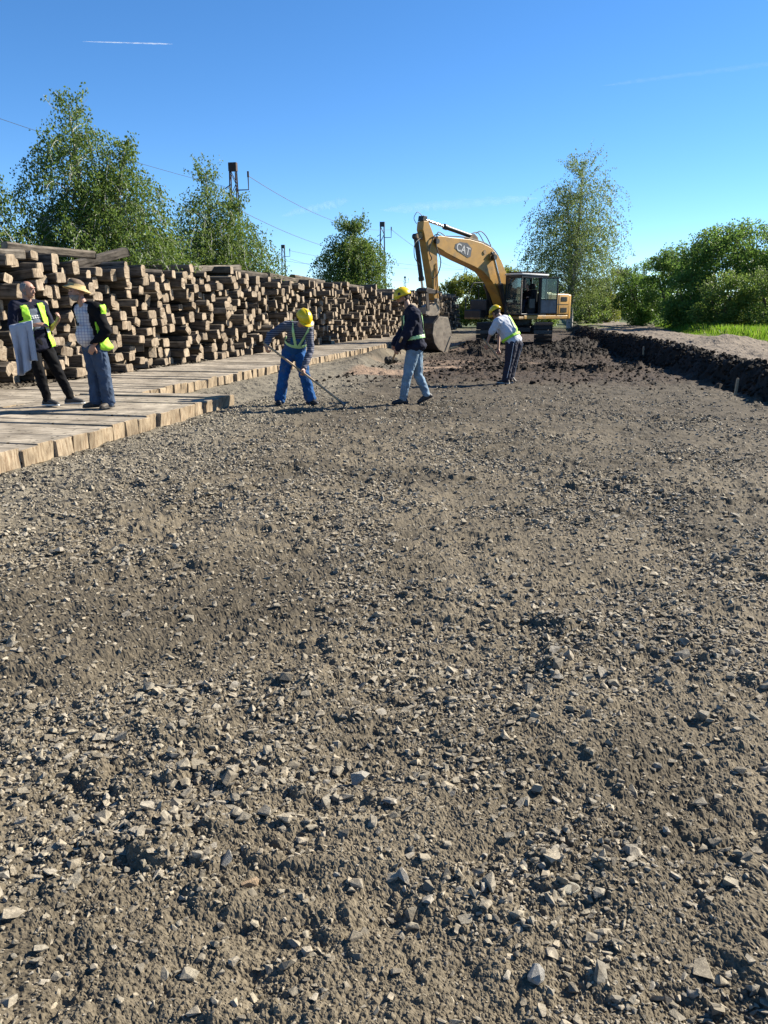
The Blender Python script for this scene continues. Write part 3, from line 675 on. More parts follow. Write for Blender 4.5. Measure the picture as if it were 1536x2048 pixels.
# ================================================================== EXCAVATOR
def build_excavator():
    Y = mat('machine_yellow_paint', (.50,.265,.045), .48, var=.10, scale=3, dirt=(.22,.15,.07), dscale=2.2, damt=.42, bump=.05)
    YD = mat('worn_yellow_paint', (.40,.235,.07), .6, var=.2, scale=4, dirt=(.10,.065,.035), dscale=3.5, damt=.75, bump=.15)
    K = mat('black_paint', (.012,.012,.014), .5, var=.3, scale=5, dirt=(.05,.04,.03), dscale=4, damt=.35)
    ST = mat('worn_bucket_steel', (.11,.085,.065), .55, .35, var=.35, scale=4, dirt=(.05,.038,.028), dscale=3, damt=.7, bump=.25, bscale=20)
    LS = mat('scraped_steel_plate', (.34,.27,.19), .55, .2, var=.25, scale=4, dirt=(.13,.09,.06), dscale=5, damt=.5, bump=.2)
    CH = mat('chromed_rod', (.75,.75,.76), .18, 1.0, var=.04)
    TR = mat('track_steel', (.115,.105,.098), .5, .5, var=.3, scale=5, dirt=(.05,.04,.03), dscale=4, damt=.6, bump=.2)
    WH = mat('white_roof_paint', (.62,.62,.60), .5, var=.08, dirt=(.3,.27,.22), dscale=3, damt=.3)
    GR = mat('grey_badge', (.085,.085,.09), .5, var=.25, scale=12)
    LT = mat('white_lettering', (.58,.57,.54), .55, var=.1, dirt=(.3,.28,.25), dscale=9, damt=.25)
    RB = mat('rubber_hose', (.010,.010,.011), .55, var=.2)
    SEAT = mat('dark_seat_fabric', (.02,.02,.025), .9)
    LAMP = mat('lamp_lens', (.6,.6,.55), .2)
    RED = mat('red_sticker', (.5,.04,.02), .5)
    GL, nt, N, L, P = new_mat('cab_glass')
    P.inputs['Base Color'].default_value = (.70,.82,.80,1); P.inputs['Roughness'].default_value = .04; P.inputs['Transmission Weight'].default_value = .0; P.inputs['Specular IOR Level'].default_value = .7
    tp = N.new('ShaderNodeBsdfTransparent'); tp.inputs[0].default_value = (.62,.74,.72,1); mx = N.new('ShaderNodeMixShader'); fz = N.new('ShaderNodeFresnel'); fz.inputs[0].default_value = 1.6
    gl = N.new('ShaderNodeBsdfGlossy'); gl.inputs['Roughness'].default_value = .03
    dn = N.new('ShaderNodeBsdfDiffuse'); dn.inputs[0].default_value = (.45,.43,.38,1); m2 = N.new('ShaderNodeMixShader'); m2.inputs[0].default_value = .07
    L.new(fz.outputs[0], mx.inputs[0]); L.new(tp.outputs[0], mx.inputs[1]); L.new(gl.outputs[0], mx.inputs[2])
    L.new(mx.outputs[0], m2.inputs[1]); L.new(dn.outputs[0], m2.inputs[2]); L.new(m2.outputs[0], N['Material Output'].inputs['Surface'])

    root = empty('excavator', (-1.75, 38.3, .03)); tag(root, 'yellow tracked excavator with raised bent arm and open cab door', 'excavator')
    HM = Matrix.Rotation(R(-126), 4, 'Z')
    def part(name, mb, m, parent=root, **k): return mb.build(name, m, parent, HM if parent is root else None, **k)

    # ---- tracks, along the world Y axis
    for sx in (-1.3, 1.3):
        t = MB(); t.box((sx - .18, -1.75, .22), (sx + .18, 1.75, .72)); t.box((sx - .12, -1.5, .72), (sx + .12, 1.5, .80))
        tr = t.build('track', TR, root, bevel=.03)
        for yy in (-1.78, 1.78):
            w = MB(); w.cyl((sx - .22, yy, .48), (sx + .22, yy, .48), .34, n=24); w.build('idler_wheel', TR, tr, bevel=.02)
        for i in range(7):
            w = MB(); w.cyl((sx - .2, -1.35 + i * .45, .24), (sx + .2, -1.35 + i * .45, .24), .13, n=14); w.build('roller', TR, tr)
        sh = MB(); sh.box((-.40, -.088, 0), (.40, .088, .022))
        for q in (-.07, -.005, .06): sh.prism([(q, .022), (q + .018, .022), (q + .014, .062), (q + .004, .062)], 'x', -.40, .40)
        shoe = sh.mesh('track_shoe', TR)
        l, rad, zc = 3.56, .415, .48; per = 2 * l + 2 * math.pi * rad; n = 50
        for i in range(n):
            s = per * i / n
            if s < l: p, a = (-l/2 + s, zc + rad), 0
            elif s < l + math.pi * rad: a_ = (s - l) / rad; p, a = (l/2 + rad * math.sin(a_), zc + rad * math.cos(a_)), a_
            elif s < 2 * l + math.pi * rad: p, a = (l/2 - (s - l - math.pi * rad), zc - rad), math.pi
            else: a_ = (s - 2*l - math.pi*rad) / rad + math.pi; p, a = (-l/2 + rad * math.sin(a_), zc + rad * math.cos(a_)), a_
            link('track_shoe', shoe, tr, Matrix.Translation((sx, p[0], p[1])) @ Matrix.Rotation(-a, 4, 'X'))
    c = MB(); c.box((-1.15, -.7, .42), (1.15, .7, .82)); c.box((-.75, -1.3, .5), (.75, 1.3, .78)); c.build('center_frame', K, root, bevel=.05)
    c = MB(); c.cyl((0, 0, .8), (0, 0, 1.12), .72, n=40); c.build('slew_ring', K, root, bevel=.02)

    # ---- house
    b = MB(); b.box((-2.1, -1.42, 1.10), (1.25, 1.42, 1.28)); part('deck_plate', b, Y, bevel=.03)
    b = MB(); b.box((-2.12, .50, 1.29), (-.42, 1.44, 2.26)); body = part('side_body', b, Y, bevel=.06, seg=3, smooth=True)
    b = MB(); b.box((-2.1, -1.40, 1.29), (-.25, .49, 2.36)); part('engine_hood', b, Y, bevel=.08, seg=3, smooth=True)
    b = MB(); b.box((-2.06, 1.435, 1.77), (-.46, 1.452, 1.785)); b.box((-1.30, 1.435, 1.31), (-1.285, 1.452, 2.2)); b.build('panel_seam', K, body)
    for z0, z1 in ((1.92, 2.12), (1.42, 1.62)):
        g = MB(); g.box((-1.95, 1.438, z0), (-1.45, 1.448, z1)); gg = g.build('vent_grille', YD, body)
        for i in range(6):
            s = MB(); zz = z0 + .015 + i * (z1 - z0) / 6; s.box((-1.93, 1.449, zz), (-1.47, 1.462, zz + .012)); s.build('slat', K, gg)
    g = MB(); g.box((-1.15, 1.445, 1.38), (-1.0, 1.456, 1.60)); g.build('white_sticker', WH, body)
    g = MB(); g.box((-.62, 1.445, 1.40), (-.50, 1.456, 1.62)); g.build('red_sticker', RED, body)
    cw = []
    for i in range(13):
        a = -math.pi/2 + math.pi * i / 12; cw.append((-2.1 - .62 * math.cos(a)**.6 if math.cos(a) > 1e-4 else -2.1, 1.42 * math.sin(a)))
    b = MB(); b.prism([(-2.1, -1.42)] + [(x, y) for x, y in cw[1:-1]] + [(-2.1, 1.42)], 'z', 1.08, 2.24); part('counterweight', b, Y, bevel=.08, seg=3, smooth=True)
    b = MB(); b.box((.35, -1.42, 1.29), (1.75, -.42, 1.98)); b.box((1.75, -1.42, 1.12), (2.15, -.42, 1.52)); b.box((-.24, -1.40, 1.29), (.34, -.42, 2.15)); part('tool_box', b, K, bevel=.04, seg=2)
    b = MB(); b.box((1.26, -1.42, 1.10), (2.15, -.42, 1.20)); b.box((1.26, .42, 1.10), (1.62, 1.42, 1.22)); part('front_step', b, YD, bevel=.02)
    b = MB(); b.tube([(2.1, -1.38, 1.5), (2.1, -1.38, 2.0), (1.6, -1.38, 2.75), (.5, -1.38, 2.8), (.0, -1.38, 2.4), (0, -1.38, 2.1)], .022, 8); b.tube([(1.2, -1.38, 1.95), (1.2, -1.38, 2.78)], .018, 6); part('hand_rail', b, K, smooth=True)
    b = MB(); b.tube([(-1.1, -.55, 2.3), (-1.1, -.55, 2.75), (-1.13, -.55, 2.95)], .065, 12); part('exhaust_pipe', b, K, smooth=True)
    b = MB(); b.cyl((-.75, .85, 2.26), (-.75, .85, 2.42), .13, n=18); b.cyl((-.75, .85, 2.42), (-.75, .85, 2.62), .20, .17, n=20); b.cyl((-.75, .85, 2.62), (-.75, .85, 2.68), .17, .08, n=20); part('air_precleaner', b, mat('grey_plastic', (.15,.16,.17), .4), smooth=True)
    b = MB(); b.tube([(-1.95, .9, 2.26), (-1.95, .9, 2.45), (-1.95, -.9, 2.45), (-1.95, -.9, 2.3)], .02, 6); part('rear_rail', b, K)

    # ---- cab
    x0, x1, y0, y1, z0, z1 = -.40, 1.50, .47, 1.42, 1.29, 3.02
    b = MB()
    for (xa, xb, ya, yb) in [(x1-.07, x1, y0, y0+.07), (x1-.07, x1, y1-.07, y1), (x0, x0+.09, y0, y0+.08), (x0, x0+.09, y1-.08, y1), (.12, .21, y1-.07, y1), (.12, .21, y0, y0+.07)]:
        b.box((xa, ya, z0 + .01), (xb, yb, z1))
    b.box((x0, y0, z0 - .0), (x1, y1, z0 + .07)); b.box((x0 + .1, y0 + .002, z0 + .08), (x1 - .08, y0 + .05, z0 + .55)); b.box((x0 + .002, y0 + .09, z0 + .08), (x0 + .05, y1 - .09, z0 + .8))
    b.box((x1 - .06, y0 + .075, z0 + .45), (x1 - .01, y1 - .075, z0 + .51)); b.box((x0 + .1, y0 + .01, z1 - .1), (x1 - .08, y0 + .06, z1 - .005)); b.box((x0 + .1, y1 - .06, z1 - .1), (x1 - .08, y1 - .01, z1 - .005))
    b.box((x1 - .06, y0 + .075, z1 - .13), (x1 - .005, y1 - .075, z1 - .005)); b.box((x0 + .1, y1 - .06, z0 + .08), (.115, y1 - .012, z0 + .75))
    cab = part('cab', b, K, bevel=.012)
    b = MB(); b.box((x0 - .03, y0 - .03, z1 + .003), (x1 + .05, y1 + .03, z1 + .085)); b.build('roof', WH, cab, bevel=.03, seg=2, smooth=True)
    b = MB(); b.box((x0 + .1, y0 + .08, z1 + .09), (x1 - .1, y1 - .08, z1 + .14)); 
    for i in range(9): b.box((x0 + .02 + i * .2, y0, z1 + .13), (x0 + .06 + i * .2, y1, z1 + .165))
    b.build('roof_guard', K, cab)
    for nm, lo, hi in [('windscreen', (x1 - .04, y0 + .07, z0 + .51), (x1 - .03, y1 - .07, z1 - .13)), ('lower_windscreen', (x1 - .04, y0 + .07, z0 + .07), (x1 - .03, y1 - .07, z0 + .45)),
                       ('right_window', (.21, y0 + .02, z0 + .55), (x1 - .07, y0 + .03, z1 - .1)), ('right_rear_window', (x0 + .09, y0 + .02, z0 + .55), (.12, y0 + .03, z1 - .1)),
                       ('rear_window', (x0 + .02, y0 + .09, z0 + .8), (x0 + .03, y1 - .09, z1 - .1)), ('left_rear_window', (x0 + .09, y1 - .04, z0 + .75), (.12, y1 - .03, z1 - .1))]:
        p = MB(); p.box(lo, hi); p.build(nm, GL, cab)
    b = MB(); b.box((.12, .70, z0 + .08), (.72, 1.2, z0 + .48)); b.box((.02, .70, z0 + .48), (.20, 1.2, z0 + 1.15)); b.box((.05, .80, z0 + 1.16), (.18, 1.1, z0 + 1.4)); b.build('operator_seat', SEAT, cab, bevel=.05, seg=2, smooth=True)
    b = MB(); b.box((.45, .52, z0 + .07), (.85, .64, z0 + .75)); b.box((.40, 1.24, z0 + .3), (.80, 1.34, z0 + .72)); b.tube([(.75, .58, z0 + .75), (.79, .6, z0 + .95)], .025, 8); b.tube([(1.15, .9, z0 + .07), (1.2, .92, z0 + .7)], .015, 6); b.build('control_console', K, cab, bevel=.015)
    # the door, swung back against the body
    DM = Matrix.Translation((.16, y1 + .02, 0)) @ Matrix.Rotation(R(150), 4, 'Z')
    d = MB(); w = .86
    for lo, hi in [((0, -.02, z0 + .05), (.06, .025, z1 - .06)), ((w - .06, -.02, z0 + .05), (w, .025, z1 - .06)), ((.06, -.02, z1 - .12), (w - .06, .025, z1 - .06)), ((.06, -.02, z0 + .05), (w - .06, .025, z0 + .10)), ((.06, -.02, z0 + .66), (w - .06, .025, z0 + .71))]: d.box(lo, hi)
    door = d.build('cab_door', K, cab, DM, bevel=.008)
    p = MB(); p.box((.06, 0, z0 + .71), (w - .06, .008, z1 - .12)); p.build('door_window', GL, door)
    p = MB(); p.box((.06, -.012, z0 + .10), (w - .06, .012, z0 + .66)); p.build('door_panel', mat('door_liner_grey', (.20,.20,.21), .5, dirt=(.1,.08,.06), damt=.4), door)
    p = MB(); p.tube([(.5, -.03, z0 + .75), (.5, -.07, z0 + .78), (.5, -.07, z0 + 1.05), (.5, -.03, z0 + 1.08)], .012, 6); p.build('door_handle', K, door)
    b = MB(); b.tube([(x1, y1 - .02, 1.5), (x1 + .06, y1 + .04, 1.55), (x1 + .06, y1 + .04, 2.75), (x1, y1 - .02, 2.8)], .016, 8); b.build('grab_rail', LS, cab, smooth=True)
    b = MB(); b.tube([(x1 + .0, y1, 2.75), (x1 + .18, y1 + .2, 2.78)], .014, 6); b.box((x1 + .15, y1 + .16, 2.45), (x1 + .19, y1 + .34, 2.80)); b.build('mirror', K, cab, bevel=.01)

    # ---- boom
    bp = [(.55, 1.42), (.95, 1.42), (1.45, 1.78), (1.72, 2.22), (2.18, 2.74), (2.80, 3.16), (3.40, 3.35), (4.40, 3.60), (5.50, 3.93), (5.78, 4.05), (5.85, 4.28), (5.72, 4.47), (5.50, 4.50), (4.85, 4.47), (3.75, 4.46), (2.94, 4.36), (2.25, 4.17), (1.62, 3.70), (1.18, 3.10), (.62, 2.05), (.42, 1.72)]
    b = MB(); b.prism(bp, 'y', -.27, .27); boom = part('boom', b, Y, bevel=.018, seg=2)
    # stiffener plates along the edges, proud of the side
    for s in (-1, 1):
        b = MB(); ya, yb = (.272, .284) if s > 0 else (-.284, -.272)
        b.prism([(5.3, 3.90), (5.78, 4.06), (5.83, 4.28), (5.71, 4.45), (5.28, 4.47)], 'y', ya, yb); b.build('boom_nose_plate', Y, boom, bevel=.004)
        b = MB(); b.cyl((2.32, s * .272, 3.78), (2.32, s * .36, 3.78), .15, n=20); b.cyl((2.78, s * .272, 3.98), (2.78, s * .30, 3.98), .09, n=18); b.build('pin_boss', YD, boom, smooth=True)
    b = MB(); b.prism([(3.75, 4.46), (3.0, 4.37), (3.12, 4.60), (3.3, 4.70), (3.45, 4.68)], 'y', -.16, .16); b.build('cylinder_bracket', YD, boom, bevel=.01)
    # badge with lettering, on both sides
    for s in (1, -1):
        y = s * .2755
        poly = [(4.66, 4.22), (4.70, 4.05), (4.30, 3.86), (3.86, 3.70), (3.68, 3.76), (3.62, 4.10), (3.92, 4.30), (4.35, 4.32)]
        b = MB(); b.prism(poly, 'y', min(y - .003 * s, y + .004 * s), max(y - .003 * s, y + .004 * s)); b.build('badge', GR, boom)
        cu = bpy.data.curves.new('lettering', 'FONT'); cu.body = 'CAT'; cu.size = .44; cu.align_x = 'CENTER'; cu.align_y = 'CENTER'; cu.extrude = .003; cu.offset = .009; cu.space_character = 1.02
        to = bpy.data.objects.new('tmp_text', cu); COL.objects.link(to); dg = bpy.context.evaluated_depsgraph_get(); dg.update()
        me = bpy.data.meshes.new_from_object(to.evaluated_get(dg)); bpy.data.objects.remove(to); me.materials.clear(); me.materials.append(LT)
        sl = -R(13.5)
        if s > 0: B = Matrix(((-math.cos(sl), -math.sin(sl) * -1 * 0, 0, 0), (0, 0, 1, 0), (0, 1, 0, 0), (0, 0, 0, 1)))
        ux = Vector((-math.cos(sl), 0, math.sin(sl))) if s > 0 else Vector((math.cos(sl), 0, -math.sin(sl)))
        uz = Vector((0, s, 0)); uy = uz.cross(ux)
        Mx = Matrix((ux, uy, uz)).transposed().to_4x4(); Mx.translation = (4.17, s * .2835, 4.02)
        link('lettering', me, boom, Mx)
    # ---- stick
    sp = [(6.48, 5.02), (6.22, 5.04), (6.02, 4.74), (5.86, 4.46), (5.70, 4.15), (5.60, 3.2), (5.52, 2.25), (5.52, 1.95), (5.68, 1.86), (5.84, 1.98), (5.90, 2.4), (6.10, 3.2), (6.42, 4.45), (6.52, 4.7)]
    b = MB(); b.prism(sp[::-1], 'y', -.19, .19); stick = part('stick', b, Y, bevel=.015, seg=2)
    b = MB(); b.prism([(6.50, 5.03), (6.24, 5.05), (6.22, 5.22), (6.46, 5.24)], 'y', -.15, .15); b.build('stick_head', K, stick, bevel=.015)
    b = MB(); b.cyl((5.78, -.34, 4.27), (5.78, .34, 4.27), .10, n=20); b.build('pivot_pin', K, stick, smooth=True)
    # ---- hydraulic cylinders: barrel, rod, gland
    def cylinder(name, a, c, frac, rb, rr, parent=root, y=0.0, flip=False):
        a, c = Vector((a[0], y, a[1])), Vector((c[0], y, c[1])); m_ = a.lerp(c, frac)
        t = MB(); t.cyl(a, m_, rb, n=18); o = t.build(name, K, parent, HM if parent is root else None, smooth=True)
        t = MB(); t.cyl(m_ - (c - a).normalized() * .03, c, rr, n=14); t.build('rod', CH, o, smooth=True)
        d_ = (c - a).normalized(); t = MB(); t.cyl(m_ - d_ * .10, m_ + d_ * .05, rb * 1.25, n=18); t.build('gland', K, o, smooth=True)
        t = MB(); e = Vector((0, .11, 0)); t.cyl(a - e, a + e, rb * 1.15, n=16); t.cyl(c - e, c + e, rr * 1.9, n=16); t.build('end_eye', K, o, smooth=True)
        return o
    cylinder('stick_cylinder', (3.30, 4.62), (6.34, 5.12), .57, .095, .055)
    for s in (-1, 1): cylinder('boom_cylinder', (1.22, 1.32), (2.32, 3.78), .52, .105, .06, y=s * .42)
    cylinder('bucket_cylinder', (6.74, 4.42), (6.30, 2.32), .80, .10, .055)
    b = MB(); b.prism([(6.42, 4.62), (6.82, 4.50), (6.80, 4.34), (6.45, 4.30)], 'y', -.12, .12); b.build('cylinder_lug', YD, stick, bevel=.01)
    # ---- linkage, coupler, bucket
    b = MB()
    for s in (-1, 1):
        ya, yb = sorted((s * .20, s * .26)); b.prism([(5.64, 2.30), (5.72, 2.18), (6.34, 2.18), (6.40, 2.30), (6.30, 2.42)], 'y', ya, yb)
        b.prism([(6.24, 2.36), (6.42, 2.30), (6.28, 1.50), (6.12, 1.50)], 'y', ya, yb)
    b.cyl((6.32, -.30, 2.30), (6.32, .30, 2.30), .085, n=16); b.cyl((5.68, -.28, 2.26), (5.68, .28, 2.26), .07, n=16); part('bucket_linkage', b, ST, bevel=.008)
    b = MB(); b.prism([(5.50, 1.72), (5.82, 1.80), (6.30, 1.62), (6.36, 1.34), (5.95, 1.22), (5.50, 1.34)], 'y', -.24, .24); b.cyl((5.68, -.30, 1.90), (5.68, .30, 1.90), .075, n=16)
    b.prism([(5.55, 1.70), (5.82, 1.70), (5.80, 2.0), (5.58, 2.0)], 'y', -.235, -.195); b.prism([(5.55, 1.70), (5.82, 1.70), (5.80, 2.0), (5.58, 2.0)], 'y', .195, .235); part('quick_coupler', b, LS, bevel=.015)
    W = .82
    outer = [(5.62, 1.26), (6.20, 1.28), (6.50, .98), (6.56, .55), (6.44, .16), (6.18, -.12), (5.78, -.26), (5.52, -.28)]
    inner = [(5.56, -.24), (5.80, -.21), (6.14, -.07), (6.38, .19), (6.50, .55), (6.44, .94), (6.16, 1.22), (5.62, 1.21)]
    b = MB(); n = len(outer)
    vs_ = [(x, -W, z) for x, z in outer + inner] + [(x, W, z) for x, z in outer + inner]; k = 2 * n; fs = [(i, i + 1, k + i + 1, k + i) for i in range(k - 1)] + [(k - 1, 0, k, 2 * k - 1)]
    for q in range(n - 1): fs += [(q, q + 1, k - 2 - q, k - 1 - q), (k + q, k + k - 1 - q, k + k - 2 - q, k + q + 1)]
    b.add(vs_, fs); bucket = part('bucket', b, ST)
    for s in (-1, 1):
        ya, yb = sorted((s * (W + .003), s * (W + .033)))
        b = MB(); b.prism([(5.62, 1.20), (6.18, 1.24), (6.47, .96), (6.53, .55), (6.41, .18), (6.16, -.09), (5.77, -.25), (5.66, -.30), (5.36, .42), (5.46, .80)], 'y', ya, yb); sp_ = b.build('side_plate', LS, bucket, bevel=.006)
        b = MB(); yc = s * (W + .036); ya, yb = sorted((yc, yc + s * .02)); b.prism([(5.68, -.32), (5.36, .40), (5.46, .44), (5.80, -.22)], 'y', ya, yb); b.build('side_cutter', LS, sp_, bevel=.004)
    b = MB(); b.prism([(5.30, -.33), (5.34, -.27), (5.72, -.22), (5.74, -.285)], 'y', -W, W); b.build('cutting_edge', LS, bucket)
    for s in (-.2, .2):
        b = MB(); b.prism([(5.55, 1.27), (5.62, 1.62), (5.80, 1.66), (6.30, 1.56), (6.34, 1.27), (6.1, 1.285)], 'y', s - .03, s + .03); b.build('bucket_ear', ST, bucket, bevel=.006)
    for z_, x_ in ((.75, 6.555), (.35, 6.52)):
        b = MB(); b.box((x_ - .02, -W + .05, z_ - .03), (x_ + .02, W - .05, z_ + .03)); b.build('wear_strip', ST, bucket)
    # ---- hoses
    def hose(pts, r=.022, nm='hose', parent=root):
        P_ = [Vector(p) for p in pts]; out = []
        for i in range(len(P_) - 1):
            p0, p1, p2, p3 = P_[max(i-1, 0)], P_[i], P_[i+1], P_[min(i+2, len(P_)-1)]
            for j in range(6):
                t = j / 6; out.append(.5 * ((2*p1) + (p2-p0)*t + (2*p0-5*p1+4*p2-p3)*t*t + (3*p1-p0-3*p2+p3)*t**3))
        out.append(P_[-1]); m_ = MB(); m_.tube(out, r, 6); part(nm, m_, RB, parent, smooth=True)
    hose([(5.2, .20, 4.50), (5.75, .30, 4.62), (5.86, .32, 4.1), (5.60, .34, 3.5), (5.70, .26, 2.95), (5.95, .22, 2.8)])
    hose([(5.3, .10, 4.50), (5.9, .27, 4.5), (6.2, .25, 3.9), (6.05, .24, 3.6), (6.1, .22, 3.5)])
    hose([(6.6, .12, 4.35), (6.95, .16, 4.1), (6.95, .16, 3.6), (6.62, .12, 3.3)], .018)
    hose([(5.75, .21, 3.4), (5.72, .24, 2.7), (5.58, .26, 2.1), (5.4, .22, 1.7), (5.6, .25, 1.5)], .018)
    hose([(5.80, .22, 3.2), (5.80, .25, 2.6), (5.66, .27, 2.0), (5.5, .26, 1.6)], .016)
    hose([(3.2, .12, 4.75), (2.9, .14, 4.85), (2.5, .12, 4.65), (2.2, .14, 4.28)], .022)
    hose([(3.25, -.1, 4.75), (2.8, -.1, 4.8), (2.3, -.1, 4.3)], .02)
    hose([(6.45, .1, 5.2), (6.75, .1, 5.35), (6.95, .1, 5.1), (6.8, .1, 4.9)], .014)
    hose([(5.1, .2, 4.52), (4.2, .2, 4.55), (3.4, .2, 4.48), (2.6, .22, 4.35), (1.9, .22, 4.0), (1.3, .2, 3.3)], .02)
    hose([(5.1, .14, 4.52), (4.2, .15, 4.54), (3.4, .14, 4.47), (2.6, .15, 4.34), (1.9, .14, 4.0), (1.3, .14, 3.3)], .02)
    b = MB(); b.box((2.20, .30, 3.90), (2.36, .38, 4.02)); b.cyl((2.36, .34, 3.96), (2.40, .34, 3.96), .06, n=14); part('work_lamp', b, K, bevel=.01)
    return root, HM
EXC, EXC_H = build_excavator()

# ================================================================== PEOPLE
_ico = {}
def ico(n):
    if n not in _ico:
        bm = bmesh.new(); bmesh.ops.create_icosphere(bm, subdivisions=n, radius=1); _ico[n] = np.array([v.co[:] for v in bm.verts]); bm.free()
    return _ico[n]
def ball(c, r, axes=None, n=2):
    P = ico(n) * (np.array(r) if hasattr(r, '__len__') else r)
    if axes is not None: P = P @ np.array(axes)
    return P + np.array(c)
def hull_mesh(pts):
    bm = bmesh.new()
    for p in pts: bm.verts.new(p)
    res = bmesh.ops.convex_hull(bm, input=bm.verts)
    bmesh.ops.delete(bm, geom=[g for g in res['geom_interior'] if isinstance(g, bmesh.types.BMVert)], context='VERTS')
    bmesh.ops.recalc_face_normals(bm, faces=bm.faces); bm.verts.index_update()
    V = [v.co[:] for v in bm.verts]; F = [[v.index for v in f.verts] for f in bm.faces]; bm.free()
    return V, F
def blend(prims, voxel, smooth=3, deci=None):
    """several convex lumps grown together into one continuous skin"""
    V, F = [], []
    for p in prims:
        v, f = hull_mesh(p); b = len(V); V += v; F += [[i + b for i in q] for q in f]
    me = bpy.data.meshes.new('tmp'); me.from_pydata(V, [], F)
    o = bpy.data.objects.new('tmp', me); COL.objects.link(o)
    m = o.modifiers.new('r', 'REMESH'); m.mode = 'VOXEL'; m.voxel_size = voxel; m.adaptivity = 0
    if smooth: s = o.modifiers.new('s', 'SMOOTH'); s.factor = .5; s.iterations = smooth
    if deci: d = o.modifiers.new('d', 'DECIMATE'); d.ratio = deci
    dg = bpy.context.evaluated_depsgraph_get(); dg.update()
    out = bpy.data.meshes.new_from_object(o.evaluated_get(dg)); bpy.data.objects.remove(o); bpy.data.meshes.remove(me)
    out.polygons.foreach_set('use_smooth', np.ones(len(out.polygons), dtype=bool))
    return out
def wrinkle(me, amp, sc=11.0, seed=0, vert=1.0):
    n = len(me.vertices); co = np.empty(n * 3, np.float32); no = np.empty(n * 3, np.float32)
    me.vertices.foreach_get('co', co); me.vertices.foreach_get('normal', no); co = co.reshape(-1, 3); no = no.reshape(-1, 3)
    x, y, z = co.T.astype(float)
    d = perlin(x * sc + z * sc * .6, z * sc * 1.3 * vert + y * sc * .7, 400 + seed) + .5 * perlin(y * sc * 2 - z * sc, z * sc * 2.3 * vert + x * sc * 1.5, 401 + seed)
    d = np.sign(d) * np.abs(d)**.8
    co += (no * (amp * d)[:, None]).astype(np.float32); me.vertices.foreach_set('co', co.ravel()); me.update()
def unit(v): v = np.array(v, float); return v / np.linalg.norm(v)
def shell(prims, keep, voxel=.012, thick=.007, mats=(), midx=None, amp=0.004):
    me = blend(prims, voxel, 4); wrinkle(me, amp, 9, 7)
    bm = bmesh.new(); bm.from_mesh(me); bm.faces.ensure_lookup_table()
    bad = [f for f in bm.faces if not keep(np.array(f.calc_center_median()))]
    bmesh.ops.delete(bm, geom=bad, context='FACES')
    for f in bm.faces:
        f.smooth = True
        if midx: f.material_index = midx(np.array(f.calc_center_median()))
    bm.to_mesh(me); bm.free()
    o = bpy.data.objects.new('tmp', me); COL.objects.link(o); s = o.modifiers.new('s', 'SOLIDIFY'); s.thickness = thick; s.offset = 0
    dg = bpy.context.evaluated_depsgraph_get(); dg.update(); out = bpy.data.meshes.new_from_object(o.evaluated_get(dg)); bpy.data.objects.remove(o)
    for m in mats: out.materials.append(m)
    return out
def hand(wr, d, nrm, curl, thumb_side):
    """palm and five fingers as lumps; d finger direction, nrm out of the back of the hand"""
    wr, d, nrm = np.array(wr, float), unit(d), unit(nrm); nrm = unit(nrm - d * np.dot(d, nrm)); s = np.cross(d, nrm) * thumb_side
    out = [np.vstack([ball(wr, .026), ball(wr + d * .05 + s * .022, .019), ball(wr + d * .085 + s * .026, .014), ball(wr + d * .085 - s * .028, .013), ball(wr + d * .03 - s * .02, .02)])]
    for k, (off, ln) in enumerate([(.028, .068), (.010, .078), (-.009, .072), (-.027, .056)]):
        p = wr + d * .088 + s * off; a = 0.0
        for j, fr in enumerate((.45, .32, .25)):
            a += curl * (.8 if j == 0 else 1.0); q = p + (d * math.cos(a) - nrm * math.sin(a)) * ln * fr
            out.append(np.vstack([ball(p, .0098 - .0008 * j), ball(q, .0092 - .0008 * j)])); p = q
    p = wr + d * .03 + s * .028; q = p + unit(d * .6 + s * .8 - nrm * .3) * .042; r_ = q + unit(d * .9 + s * .25 - nrm * .6) * .035
    out += [np.vstack([ball(p, .015), ball(q, .0115)]), np.vstack([ball(q, .0115), ball(r_, .0095)])]
    return out
SKIN = mat('skin', (.40,.215,.145), .55, var=.12, scale=9, bump=.06, bscale=60)
HAIR_G = mat('grey_hair', (.22,.21,.20), .8, var=.3, scale=60, bump=.4, bscale=120)
HAIR_B = mat('brown_hair', (.045,.028,.018), .8, var=.3, scale=60, bump=.4, bscale=120)
EYE = mat('eye_dark', (.03,.025,.02), .3)
LIP = mat('lip', (.30,.12,.09), .5)
LIME = mat('lime_fluorescent_cloth', (.42,.85,.035), .7, var=.10, scale=6, bump=.12, bscale=30)
GREYR = mat('reflective_tape', (.42,.44,.44), .35, .2, var=.08)
PALE = mat('pale_lime_reflective_tape', (.50,.80,.36), .45, var=.08)
HELM = mat('yellow_helmet_plastic', (.80,.56,.008), .28, var=.05, dirt=(.5,.36,.05), dscale=4, damt=.2)
BLACKM = mat('black_sole_rubber', (.015,.015,.016), .7)
WSOLE = mat('white_sole_rubber', (.6,.6,.57), .6)

